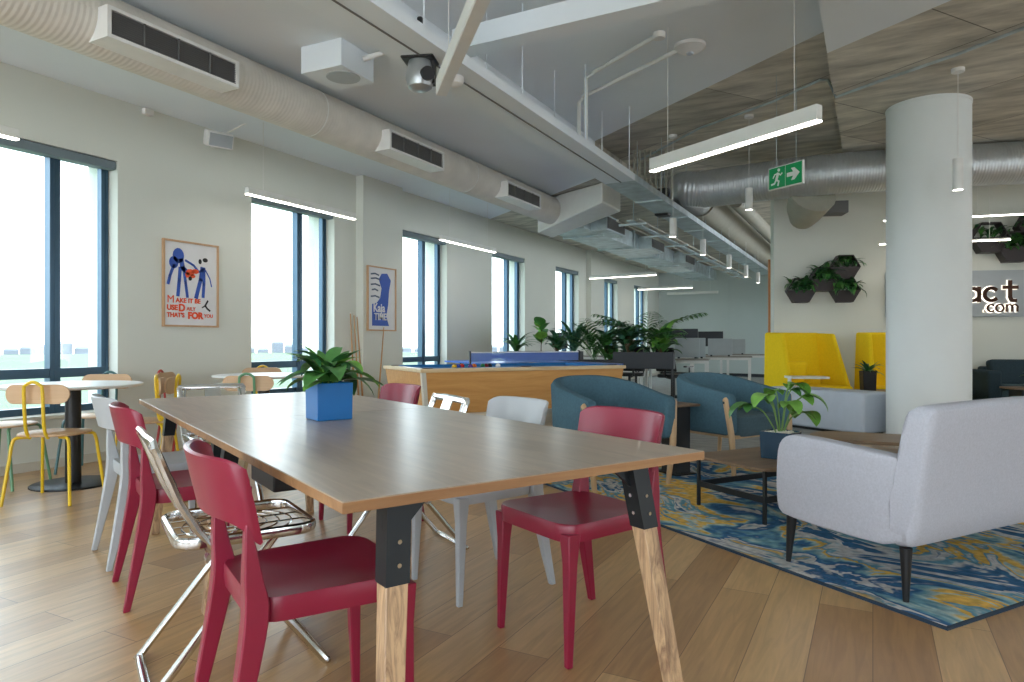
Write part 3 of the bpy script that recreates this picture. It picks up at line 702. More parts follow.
MB().cyl((0.08, 0, 0.218), (0.08, 0, zm-2.60), 0.003, 6).cyl((0.32, 0, 0.218), (0.32, 0, zm-2.60), 0.003, 6).build('suspension_wire', M['galvf'], ex)

# ================================================================ FURNITURE
# ---- dining table of two butted tables
TZ = math.radians(63.3); N0 = C(-0.328, 1.323)
TN = Vector((*N0, 0)); tw = Vector((cos(TZ), sin(TZ), 0)); tl = Vector((-sin(TZ), cos(TZ), 0))
def tp(w_, l_): q = TN + tw*w_ + tl*l_; return (q.x, q.y)
def dining(label, l0, l1, cable=False):
    t = thing('dining_table', label, 'table', tp(0, l0), TZ, 'dining tables joined end to end')
    L = l1-l0; W = 1.075
    MB().b2(0, W, 0, L, 0.722, 0.74).build('tabletop', M['table'], t, bevel=0.0015)
    MB().b2(0.0006, W-0.0006, 0.0006, L-0.0006, 0.7155, 0.7225).b2(-0.0008, 0.001, 0, L, 0.7165, 0.7375).b2(W-0.001, W+0.0008, 0, L, 0.7165, 0.7375).b2(0, W, -0.0008, 0.001, 0.7165, 0.7375).b2(0, W, L-0.001, L+0.0008, 0.7165, 0.7375).build('edge_band', M['tedge'], t)
    for le, s in ((0.075, -1), (L-0.13, 1)):
        rl = MB(); rl.b2(0.13, W-0.16, le-0.022, le+0.022, 0.703, 0.7155); rl.build('frame_rail', M['blackm'], t)
        for ww, q in ((0.145, -1), (0.865, 1)):
            a_, b_2 = 0.10*q, 0.16*s
            def sec(z, hx, hy):
                dx = a_*(0.7155-z); dy = b_2*(0.7155-z); X = ww+dx; Y = le+dy
                return [(X-hx, Y-hy, z), (X+hx, Y-hy, z), (X+hx, Y+hy, z), (X-hx, Y+hy, z)]
            lg = MB(); lg.hexa(sec(0.0, 0.019, 0.019), sec(0.56, 0.026, 0.024)); lo = lg.build('leg', M['legwood'], t, bevel=0.003)
            br = MB(); br.hexa(sec(0.545, 0.0275, 0.026), sec(0.7150, 0.0285, 0.027))
            g0 = sec(0.7150, 0.0285, 0.006); g1 = sec(0.655, 0.0285, 0.006)
            i0 = 0.06*-q
            br.hexa([g1[0], g1[1], g1[2], g1[3]], [(g0[0][0]+(i0 if q > 0 else 0), g0[0][1], g0[0][2]), (g0[1][0]+(i0 if q < 0 else 0), g0[1][1], g0[1][2]), (g0[2][0]+(i0 if q < 0 else 0), g0[2][1], g0[2][2]), (g0[3][0]+(i0 if q > 0 else 0), g0[3][1], g0[3][2])])
            br.build('metal_bracket', M['blackm'], lo)
            sc = MB()
            for zz_ in (0.585, 0.632):
                X, Y = ww+a_*(0.7155-zz_), le+b_2*(0.7155-zz_)
                sc.cyl((X, Y+s*0.024, zz_), (X, Y+s*0.032, zz_), 0.005, 10); sc.cyl((X+q*-0.0, Y, zz_), (X-q*0.032, Y, zz_), 0.005, 10)
            sc.build('screw', M['chrome'], lo)
    if cable:
        MB().b2(0.10, 0.42, 0.80, 1.05, 0.60, 0.715).build('cable_box', M['black'], t, bevel=0.006)
    return t
dining('oak dining table with black brackets, nearest the viewer', 0.0, 1.60, True)
dining('oak dining table behind the seam, at the far end', 1.604, 2.93)

# blue pot with plant on the table
def pot_box(mb_, w0, w1, h, t_=0.008):
    a_ = [(-w0/2, -w0/2), (w0/2, -w0/2), (w0/2, w0/2), (-w0/2, w0/2)]
    def q(s_, z): return [Vector((x*s_, y*s_, z)) for x, y in a_]
    k_ = w1/w0
    mb_.loft([q(1, 0), q(k_, h), q(k_-2*t_/w0, h), q(k_-2*t_/w0, h-0.02)])
random.seed(11)
pb = C((329-512)/F*2.76, 2.76)
pl = thing('potted_plant', 'leafy green plant in a square blue pot on the dining table', 'plant', (pb[0], pb[1], 0.7402), TZ)
m = MB(); pot_box(m, 0.142, 0.146, 0.148); m.build('pot', M['bluepot'], pl, bevel=0.003)
MB().b2(-0.062, 0.062, -0.062, 0.062, 0.10, 0.132).build('soil', M['soil'], pl)
f = MB()
for i in range(46):
    az = i*2.399+random.uniform(-.3, .3); e_ = random.uniform(0.35, 1.35) if i > 12 else random.uniform(-0.05, 0.5)
    L = random.uniform(0.13, 0.19) if i > 12 else random.uniform(0.17, 0.23); r0 = random.uniform(0.0, 0.045)
    z0 = 0.14+random.uniform(0, 0.07)
    f.m = random.choice([0, 0, 1, 1, 2])
    f.leaf((r0*cos(az), r0*sin(az), z0), az, e_, L, L*random.uniform(0.33, 0.45), random.uniform(0.6, 1.5), 7)
f.build('foliage', [M['leaf'], M['leafd'], M['leafl']], pl)
s_ = MB()
for i in range(14):
    az = i*2.4; s_.tube([(0.02*cos(az), 0.02*sin(az), 0.1), (0.04*cos(az), 0.04*sin(az), 0.17)], 0.0025, 5)
s_.build('plant_stems', M['stem'], pl)

# ---- moulded plastic chair (burgundy / grey)
def make_plastic(kind, m):
    t = thing(kind, 'x', 'chair')
    s_ = MB(); prof = []
    def ring(z, k, dz=0.0):
        out = []
        for x, y in rrect(0.41*k, 0.41*k, 0.075*k, 5):
            fr = 1 + 0.10*(y/0.2)*0.5
            out.append(Vector((x*fr, y+0.005, z + dz*(1-min(1, (abs(x)/0.2)**2))*(1 - min(1, abs(y)/0.2)**2))))
        return out
    s_.loft([ring(0.405, 0.93), ring(0.402, 0.985), ring(0.425, 1.0), ring(0.452, 1.0), ring(0.460, 0.985), ring(0.459, 0.92), ring(0.452, 0.6, 0), ring(0.449, 0.2, 0)])
    s_.build('seat', m, t)
    for q in (-1, 1):      # front legs
        l = MB(); l.tube([(q*0.185, 0.178, 0.43), (q*0.187, 0.180, 0.33), (q*0.192, 0.190, 0.0)], [0.029, 0.021, 0.0125], 4, sq=(1.25, 1.25)); l.build('leg', m, t, bevel=0.004)
    for q in (-1, 1):      # rear legs run up into the ends of the back
        l = MB(); cen = smooth_path([(0.206, -0.270, 0.0), (0.194, -0.226, 0.22), (0.186, -0.192, 0.42), (0.188, -0.199, 0.52), (0.190, -0.206, 0.60), (0.188, -0.209, 0.64)], 4)
        rings = []
        for c_ in cen:
            z = c_.z
            hx = 0.0125+0.0125*min(1, z/0.40) - (0.010*max(0, min(1, (z-0.46)/0.16)) if z > 0.46 else 0)
            hy = 0.0125+0.0145*min(1, z/0.40) - (0.0205*max(0, min(1, (z-0.46)/0.18)) if z > 0.46 else 0)
            rings.append([Vector((q*c_.x+a_*hx, c_.y+b_2*hy, z)) for a_, b_2 in ((-1, -1), (1, -1), (1, 1), (-1, 1))])
        l.loft(rings); l.build('leg', m, t, bevel=0.004)
    b_ = MB(); rings = []
    nn = 22
    for i in range(nn+1):
        u = -1+2*i/nn; x = 0.218*sin(u*1.25)/sin(1.25); yo = -0.266+0.075*u*u
        zb_ = 0.640-0.050*abs(u)**6; zt_ = 0.793-0.022*abs(u)**8
        ring_ = []
        for (oy, tz) in ((0.0, 0.0), (0.007, 0.03), (0.008, 0.5), (0.007, 0.97), (0, 1.0), (-0.007, 0.97), (-0.008, 0.5), (-0.007, 0.03)):
            z = zb_+(zt_-zb_)*tz; ring_.append(Vector((x*(0.95+0.05*(z-0.60)/0.19), yo+oy-(z-0.62)*0.22, z)))
        rings.append(ring_)
    b_.loft(rings); b_.build('backrest', m, t)
    return t
red0 = make_plastic('dining_chair', M['red']); gry0 = make_plastic('dining_chair', M['greyp'])
def heading_of(vx, vy): return atan2(-vx, vy)
hl = heading_of(tw.x, tw.y); hr = heading_of(-tw.x, -tw.y)
def pc(X, Y): return C(X, Y)
GR = 'burgundy chairs at the dining table'; GG = 'light grey plastic chairs at the dining table'
place(red0, 'burgundy plastic chair filling the near left of the picture', (*pc(-0.53, 1.82), 0), hl+radians(-2), GR)
place(red0, 'burgundy plastic chair on the left side of the table, behind the chrome chair', (*pc(-1.40, 2.98), 0), hl, GR)
place(red0, 'burgundy plastic chair at the near right corner of the table', (*pc(0.2255, 2.4645), 0), hr, GR)
place(red0, 'burgundy plastic chair on the far side near the pool table', (*pc(-0.86, 4.00), 0), hr+radians(3), GR)
place(gry0, 'light grey plastic chair on the left side near the cafe table', (*pc(-1.77, 3.46), 0), hl+radians(4), GG)
place(gry0, 'light grey plastic chair between chrome chair and burgundy chair, right side', (*pc(-0.165, 2.975), 0), hr, GG)

# ---- chrome folding chair
def make_chrome():
    t = thing('folding_chair', 'x', 'chair')
    W = 0.195
    fa = MB()
    pa = smooth_path([(W-0.03, -0.255, 0.752), (W, -0.243, 0.722), (W, -0.14, 0.49), (W, 0.10, 0.20), (W, 0.235, 0.025), (W-0.03, 0.25, 0.011), (-W+0.03, 0.25, 0.011), (-W, 0.235, 0.025),
                      (-W, 0.10, 0.20), (-W, -0.14, 0.49), (-W, -0.243, 0.722), (-W+0.03, -0.255, 0.752)], 3, True)
    fa.tube(pa, 0.0125, 8, closed=True, sq=(1.0, 1.45)); fa.build('back_frame', M['chrome'], t)
    W2 = 0.172
    fb = MB()
    pb_ = smooth_path([(W2, 0.10, 0.445), (W2, -0.06, 0.25), (W2, -0.245, 0.025), (W2-0.03, -0.26, 0.011), (-W2+0.03, -0.26, 0.011), (-W2, -0.245, 0.025), (-W2, -0.06, 0.25), (-W2, 0.10, 0.445)], 4)
    fb.tube(pb_, 0.011, 8, sq=(1, 1.3)); fb.build('leg_frame', M['chrome'], t)
    se = MB(); lp = [(x, y, 0.452) for x, y in rrect(0.40, 0.41, 0.06, 5, 0, 0.015)]
    se.tube(lp, 0.013, 8, closed=True, sq=(0.8, 1.4)); so = se.build('seat_frame', M['chrome'], t)
    ws = MB()
    for rr in (0.17, 0.13, 0.09, 0.05): ws.tube([(rr*cos(q), 0.015+rr*sin(q), 0.447) for q in [2*pi*k_/28 for k_ in range(28)]], 0.003, 5, closed=True)
    for q in (-0.13, -0.045, 0.045, 0.13): ws.cyl((q, -0.185, 0.447), (q, 0.215, 0.447), 0.003, 5)
    ws.build('seat_wires', M['chrome'], so)
    bk = MB(); b1 = smooth_path([(0.165, -0.243, 0.727), (0.165, -0.205, 0.645), (0.13, -0.195, 0.622), (-0.13, -0.195, 0.622), (-0.165, -0.205, 0.645), (-0.165, -0.243, 0.727), (-0.13, -0.250, 0.742), (0.13, -0.250, 0.742)], 3, True)
    bk.tube(b1, 0.007, 6, closed=True)
    bk.hexa([(-0.05, -0.186, 0.61), (0.05, -0.186, 0.61), (0.05, -0.193, 0.607), (-0.05, -0.193, 0.607)], [(-0.05, -0.243, 0.748), (0.05, -0.243, 0.748), (0.05, -0.250, 0.746), (-0.05, -0.250, 0.746)])
    bk.build('backrest', M['chrome'], t)
    for q in (-1, 1):
        MB().cyl((q*0.165, -0.03, 0.29), (q*0.210, -0.03, 0.29), 0.026, 14).build('hinge', M['chrome'], t)
        MB().cyl((q*0.165, -0.10, 0.440), (q*0.206, -0.10, 0.440), 0.022, 14).build('hinge', M['chrome'], t)
    return t
ch0 = make_chrome(); GC = 'chrome folding chairs at the dining table'
place(ch0, 'chrome folding chair between the two burgundy chairs on the left', (*pc(-0.925, 2.265), 0), hl+radians(-2), GC)
place(ch0, 'chrome folding chair across the table beside the grey chair', (*pc(-0.545, 3.47), 0), hr+radians(-4), GC)
place(ch0, 'chrome folding chair at the far end of the dining table', (*pc(-1.86, 4.36), 0), heading_of(-tl.x, -tl.y), GC)

# ---- cafe tables and chairs
def cafe(label, X, Y):
    t = thing('cafe_table', label, 'table', (*C(X, Y), 0), 0, 'round white cafe tables')
    MB().lathe([(0.001, 0.718), (0.445, 0.718), (0.46, 0.726), (0.46, 0.737), (0.455, 0.741), (0.001, 0.741)], (0, 0, 0), 56).build('tabletop', M['whitepl'], t)
    MB().lathe([(0.052, 0.012), (0.052, 0.705), (0.13, 0.708), (0.13, 0.718)], (0, 0, 0), 28).build('pedestal', M['black'], t)
    MB().lathe([(0.275, 0.0), (0.275, 0.008), (0.265, 0.014), (0.05, 0.016)], (0, 0, 0), 48).build('base_plate', M['blackm'], t)
cafe('round white cafe table on a black pedestal at the left edge', -3.246, 5.05)
cafe('round white cafe table behind the blue pot by the second window', -2.36, 6.50)
def make_cafe_chair(m):
    t = thing('cafe_chair', 'x', 'chair')
    s_ = MB(); R0 = rrect(0.40, 0.37, 0.15, 7)
    s_.loft([[Vector((x*k_, y*k_, z)) for x, y in R0] for k_, z in ((0.96, 0.438), (1.0, 0.442), (1.0, 0.449), (0.97, 0.453))])
    s_.build('seat', M['ply'], t)
    for qx in (-1, 1):
        for qy in (-1, 1):
            l = MB(); l.tube(smooth_path([(qx*0.09, qy*0.10, 0.428), (qx*0.155, qy*0.135, 0.428), (qx*0.178, qy*0.15, 0.40), (qx*0.190, qy*0.165, 0.28), (qx*0.215, qy*0.20, 0.0)], 4), 0.0105, 8)
            l.build('leg', m, t)
    h = MB(); hoop = [(-0.058, -0.165, 0.43), (-0.058, -0.205, 0.50), (-0.058, -0.222, 0.735), (-0.045, -0.225, 0.775), (0, -0.226, 0.795), (0.045, -0.225, 0.775), (0.058, -0.222, 0.735), (0.058, -0.205, 0.50), (0.058, -0.165, 0.43)]
    h.tube(smooth_path(hoop, 4), 0.0105, 8); h.build('back_hoop', m, t)
    b_ = MB(); st_ = []
    for sx, a0 in ((1, -pi/2), (-1, pi/2)):
        for i in range(9): q = a0+pi*i/8; st_.append((sx*0.14+0.062*cos(q), 0.715+0.062*sin(q)))
    def bend(x, z, o): return Vector((x, -0.213+0.9*x*x*0.9+o, z))
    b_.loft([[bend(x, z, 0.0) for x, z in st_], [bend(x, z, 0.012) for x, z in st_]]); b_.build('backrest', M['ply'], t)
    return t
cy0 = make_cafe_chair(M['yellowt']); cg0 = make_cafe_chair(M['greent']); ct0 = make_cafe_chair(M['tealt']); cr0 = make_cafe_chair(M['redt'])
Y1 = 'yellow framed cafe chairs'; 
place(cy0, 'wooden cafe chair with yellow frame at the left picture edge', (*C(-3.05, 4.56), 0), head(-0.03, 1), Y1)
place(ct0, 'wooden cafe chair with teal frame behind the left cafe table, back to window', (*C(-3.42, 5.62), 0), head(0.10, -1))
place(cg0, 'wooden cafe chair with green frame left of the cafe table pedestal', (*C(-3.72, 5.00), 0), head(1, 0.05))
place(cy0, 'yellow framed cafe chair right of the left table, behind grey chair', (*C(-2.82, 5.27), 0), head(-1, -0.25), Y1)
place(cy0, 'yellow framed cafe chair seen edge on beyond the table corner', (*C(-2.50, 5.28), 0), head(0.95, 0.36), Y1)
place(cr0, 'wooden cafe chair with red frame against the wall between windows', (*C(-2.93, 6.15), 0), head(0.98, 0.10))
place(cg0, 'green framed cafe chair in front of the second cafe table', (*C(-2.16, 5.72), 0), head(-0.1, 1))
place(cy0, 'yellow framed cafe chair behind the second cafe table', (*C(-2.62, 7.10), 0), head(0.25, -1), Y1)

# ---- posters
def poster(label, y0, y1, z0, z1, x):
    o = thing('framed_poster', label, 'poster', (x, y0, z0), pi/2)     # local x runs along the wall, -y faces the room
    w_, h_ = y1-y0, z1-z0
    m = MB()
    m.b2(0, w_, -0.03, -0.002, 0, 0.018).b2(0, w_, -0.03, -0.002, h_-0.018, h_).b2(0, 0.018, -0.03, -0.002, 0.018, h_-0.018).b2(w_-0.018, w_, -0.03, -0.002, 0.018, h_-0.018)
    m.build('picture_frame', M['framew'], o)
    MB().b2(0.018, w_-0.018, -0.014, -0.004, 0.018, h_-0.018).build('print', M['paper'], o)
    return o, w_, h_
o, w_, h_ = poster('framed poster with blue and orange drawing between first two windows', 4.23, 4.86, 1.20, 2.05, WX)
yy = -0.0165
m = MB()
def blob(mb_, cx_, cz, rx, rz_, y=yy, n_=14): mb_.prism([(cx_+rx*cos(2*pi*q/n_), cz+rz_*sin(2*pi*q/n_)) for q in range(n_)], y, y+0.003, lambda a_, b_2, c_: (a_, c_, b_2))
blob(m, 0.17, 0.70, 0.062, 0.075); blob(m, 0.12, 0.63, 0.05, 0.06); stroke(m, [(0.12, 0.60), (0.08, 0.50), (0.06, 0.42)], 0.03, yy)
stroke(m, [(0.20, 0.66), (0.22, 0.58), (0.27, 0.54)], 0.05, yy); stroke(m, [(0.19, 0.58), (0.18, 0.46), (0.165, 0.31)], 0.036, yy); stroke(m, [(0.23, 0.56), (0.25, 0.44), (0.27, 0.30)], 0.03, yy)
stroke(m, [(0.25, 0.66), (0.34, 0.62), (0.40, 0.56)], 0.022, yy); stroke(m, [(0.44, 0.60), (0.42, 0.48), (0.37, 0.30)], 0.042, yy); stroke(m, [(0.46, 0.58), (0.46, 0.44), (0.45, 0.31)], 0.034, yy)
stroke(m, [(0.48, 0.58), (0.53, 0.50), (0.55, 0.42)], 0.012, yy); stroke(m, [(0.40, 0.56), (0.47, 0.60)], 0.02, yy)
m.build('blue_drawing', M['inkblue'], o)
m = MB()
for (a_, b_2, c_, d_) in ((0.30, 0.545, 0.05, 0.035), (0.36, 0.56, 0.04, 0.025), (0.27, 0.52, 0.025, 0.03), (0.33, 0.51, 0.03, 0.02)): blob(m, a_, b_2, c_, d_, yy-0.001, 9)
m.build('orange_shape', M['inkora'], o)
for a_ in ((0.415, 0.665, 0.018, 0.026), (0.475, 0.685, 0.03, 0.022), (0.30, 0.485, 0.02, 0.022, yy-0.002)): m = MB(); blob(m, *a_); m.build('black_mark', M['inkblk'], o)
m = MB(); stroke(m, [(0.505, 0.27), (0.475, 0.22), (0.50, 0.19), (0.53, 0.17)], 0.018, yy); stroke(m, [(0.475, 0.22), (0.44, 0.20)], 0.012, yy)
m.build('black_mark', M['inkblk'], o)
R90 = (pi/2, 0, 0)
text_mesh('lettering', 'M', 0.105, M['inkora'], o, (0.045, yy, 0.235), R90, 0.0015, bold=0.0)
text_mesh('lettering', 'AKE IT BE', 0.062, M['inkora'], o, (0.14, yy, 0.24), R90, 0.0015, bold=0.002, sx=1.05)
text_mesh('lettering', 'USE', 0.07, M['inkora'], o, (0.045, yy, 0.165), R90, 0.0015, bold=0.003, sx=1.0)
text_mesh('lettering', 'D', 0.10, M['inkora'], o, (0.17, yy, 0.155), R90, 0.0015, bold=0.004)
text_mesh('lettering', 'AILY', 0.05, M['inkora'], o, (0.26, yy, 0.165), R90, 0.0015, bold=0.001)
text_mesh('lettering', "THAT'S", 0.062, M['inkora'], o, (0.045, yy, 0.095), R90, 0.0015, bold=0.002, sx=0.95)
text_mesh('lettering', 'FOR', 0.09, M['inkora'], o, (0.275, yy, 0.085), R90, 0.0015, bold=0.005)
text_mesh('lettering', 'YOU', 0.05, M['inkora'], o, (0.46, yy, 0.10), R90, 0.0015, bold=0.001)
o, w_, h_ = poster('framed poster with tall blue shape and white letters, on the pilaster', 7.09, 7.70, 1.20, 2.07, WX+0.12)
m = MB(); m.prism([(0.10, 0.07), (0.46, 0.07), (0.40, 0.20), (0.44, 0.36), (0.46, 0.55), (0.50, 0.70), (0.42, 0.79), (0.30, 0.78), (0.24, 0.70), (0.30, 0.58), (0.27, 0.45), (0.20, 0.38), (0.10, 0.36)], yy, yy+0.003, lambda a_, b_2, c_: (a_, c_, b_2))
m.build('blue_shape', M['inkblue'], o)
text_mesh('lettering', 'Kaja', 0.16, M['paper'], o, (0.12, yy-0.002, 0.26), R90, 0.0015, bold=0.004, sx=0.9)
text_mesh('lettering', 'TIME', 0.13, M['paper'], o, (0.14, yy-0.002, 0.15), R90, 0.0015, bold=0.003, sx=0.95)
m = MB()
for zz_, a_, b_2 in ((0.76, 0.08, 0.24), (0.70, 0.08, 0.28), (0.62, 0.08, 0.26), (0.55, 0.10, 0.22), (0.46, 0.08, 0.25)): stroke(m, [(a_, zz_), (a_+(b_2-a_)*0.5, zz_+0.012), (b_2, zz_-0.006)], 0.02, yy)
m.build('dark_scribbles', mat('slate_ink', lin(70, 84, 110), 0.6), o)

# ---- pool cues, cream bean bag
for i, (y, xw, h_, lean, lb) in enumerate(((6.86, 0.14, 1.42, 0.20, 'wooden pool cue with white tip, leftmost of the leaning cues'), (6.93, 0.15, 1.40, 0.22, 'second pool cue from the left leaning on the wall'),
                                           (6.99, 0.17, 1.38, 0.20, 'third pool cue from the left leaning at the pilaster'), (7.08, 0.30, 1.25, 0.12, 'pool cue leaning at a slant under the small poster'))):
    o = thing('pool_cue', lb, 'pool cue', (WX+xw, y, 0), 0, 'pool cues leaning on the window wall')
    top = Vector((-(xw-0.03-(0.12 if y > 7.03 else 0)), 0.02 if i < 3 else 0.34, h_))
    MB().tube([(0, 0, 0), top*0.33, top], [0.014, 0.012, 0.006], 10).build('shaft', M['cue'], o)
    MB().tube([top, top*1.012], [0.0075, 0.0075], 8).build('tip', M['whitepl'], o)
o = thing('bean_bag', 'slumped cream bean bag by the pilaster behind the dining table', 'bean bag', (-5.35, 7.25, 0))
MB().lathe([(0.05, 0.0), (0.30, 0.02), (0.38, 0.14), (0.36, 0.32), (0.26, 0.50), (0.14, 0.62), (0.05, 0.66)], (0, 0, 0), 20).build('cover', M['cream'], o, subsurf=1)
MB().tube([(0, 0, 0.62), (0.03, 0.02, 0.68), (0.10, 0.05, 0.69)], [0.03, 0.02, 0.015], 8).build('handle', M['redt'], o)

# ---- pool table
RZ = head(-0.466, 0.885)                 # local x = (.885,.466), local y = (-.466,.885)
p0 = C(-0.83, 6.30)
pt = thing('pool_table', 'honey oak pool table with blue cloth', 'pool table', p0, RZ)
PW, PL = 2.30, 1.12
b = MB(); b.hexa([(0.05, 0.05, 0.37), (PW-0.05, 0.05, 0.37), (PW-0.05, PL-0.05, 0.37), (0.05, PL-0.05, 0.37)], [(0.0, 0.0, 0.765), (PW, 0, 0.765), (PW, PL, 0.765), (0, PL, 0.765)])
b.build('cabinet', M['poolw'], pt)
b = MB(); b.b2(-0.02, PW+0.02, -0.02, 0.10, 0.765, 0.80).b2(-0.02, PW+0.02, PL-0.10, PL+0.02, 0.765, 0.80).b2(-0.02, 0.10, 0.10, PL-0.10, 0.765, 0.80).b2(PW-0.10, PW+0.02, 0.10, PL-0.10, 0.765, 0.80)
b.build('top_rail', wood('pale_rail', lin(206, 178, 136), lin(224, 200, 160), 0.4, 1, 0), pt, bevel=0.005)
MB().b2(0.10, PW-0.10, 0.10, PL-0.10, 0.765, 0.778).b2(0.1, PW-0.1, 0.1, 0.13, 0.778, 0.803).b2(0.1, PW-0.1, PL-0.13, PL-0.1, 0.778, 0.806).b2(0.1, 0.13, 0.13, PL-0.13, 0.778, 0.806).b2(PW-0.13, PW-0.10, 0.13, PL-0.13, 0.778, 0.806).build('cloth', M['felt'], pt)
for x in (0.06, PW-0.22):
    for y in (0.06, PL-0.22): MB().hexa([(x+0.02, y+0.02, 0), (x+0.14, y+0.02, 0), (x+0.14, y+0.14, 0), (x+0.02, y+0.14, 0)], [(x, y, 0.38), (x+0.16, y, 0.38), (x+0.16, y+0.16, 0.38), (x, y+0.16, 0.38)]).build('leg', M['poolw'], pt, bevel=0.005)
b = MB()
for q in range(1): b.hexa([(0.045, 0.045, 0.37), (0.085, 0.042, 0.37), (0.085, 0.085, 0.37), (0.042, 0.085, 0.37)], [(-0.006, -0.006, 0.765), (0.035, -0.008, 0.765), (0.035, 0.035, 0.765), (-0.008, 0.035, 0.765)])
b.build('corner_post', M['base'], pt)
for x in (0.09, PW/2, PW-0.09):
    for y in (0.09, PL-0.09): MB().lathe([(0.001, 0.8005), (0.052, 0.8005), (0.056, 0.806)], (x, y, 0), 18).build('pocket', M['black'], pt)
bc = [(230, 180, 40), (40, 70, 160), (190, 40, 40), (90, 50, 120), (226, 110, 40), (30, 110, 70), (120, 30, 40), (24, 24, 26), (240, 236, 226)]
bn = ['yellow', 'blue', 'red', 'purple', 'orange', 'green', 'maroon', 'black', 'white cue']
random.seed(5)
Rm = Matrix.Rotation(RZ, 3, 'Z')
for i, c_ in enumerate(bc):
    q = Rm @ Vector((0.45+i*0.062, 0.30+0.12*((i*37) % 5)/5, 0.778+0.026)) + Vector((*p0, 0))
    m = MB(); m.lathe([(0.026*sin(pi*k_/12)+0.0002, -0.026*cos(pi*k_/12)) for k_ in range(13)], (0, 0, 0), 18)
    o = m.build('billiard_ball', mat('ball_'+bn[i].split()[0], lin(*c_), 0.12)); o.location = q
    tag(o, bn[i]+' billiard ball lying on the blue cloth of the pool table', 'ball', 'billiard balls')

# ---- table tennis table
cT = C(0.215, 9.95)
tt = thing('table_tennis_table', 'blue table tennis table with net behind the pool table', 'table tennis table', cT, RZ)
MB().b2(-0.76, 0.76, -1.30, 1.30, 0.735, 0.76).build('tabletop', M['pingpong'], tt)
ln = MB(); ln.b2(-0.76, 0.76, -1.30, -1.28, 0.7601, 0.7606).b2(-0.76, 0.76, 1.28, 1.30, 0.7601, 0.7606).b2(-0.76, -0.74, -1.28, 1.28, 0.7601, 0.7606).b2(0.74, 0.76, -1.28, 1.28, 0.7601, 0.7606).b2(-0.003, 0.003, -1.28, 1.28, 0.7601, 0.7606); ln.build('white_lines', M['whitepl'], tt)
nt_ = MB(); nt_.b2(-0.90, 0.90, -0.003, 0.003, 0.775, 0.90); no = nt_.build('net', M['net'], tt)
MB().b2(-0.90, 0.90, -0.006, 0.006, 0.895, 0.912).build('net_tape', M['whitepl'], no)
MB().b2(-0.915, -0.895, -0.015, 0.015, 0.73, 0.925).b2(0.895, 0.915, -0.015, 0.015, 0.73, 0.925).b2(-0.91, -0.70, -0.02, 0.02, 0.715, 0.733).b2(0.70, 0.91, -0.02, 0.02, 0.715, 0.733).build('net_post', M['dark'], no)
for x in (-0.60, 0.60):
    for y in (-1.0, 1.0): MB().b2(x-0.02, x+0.02, y-0.02, y+0.02, 0, 0.735).build('leg', M['blackm'], tt)
MB().b2(-0.62, 0.62, -1.02, 1.02, 0.70, 0.735).build('apron', M['dark'], tt)
# bat on it
q = Rm @ Vector((-0.45, -0.75, 0.7615)) + Vector((*cT, 0))
o = thing('table_tennis_bat', 'small bat lying on the near end of the blue table', 'bat', q, RZ+0.8)
MB().prism([(0.075*cos(2*pi*k_/20), 0.075*sin(2*pi*k_/20)) for k_ in range(20)], 0, 0.012).build('blade', M['black'], o); MB().b2(-0.014, 0.014, -0.17, -0.07, 0, 0.018).build('handle', M['ply'], o)

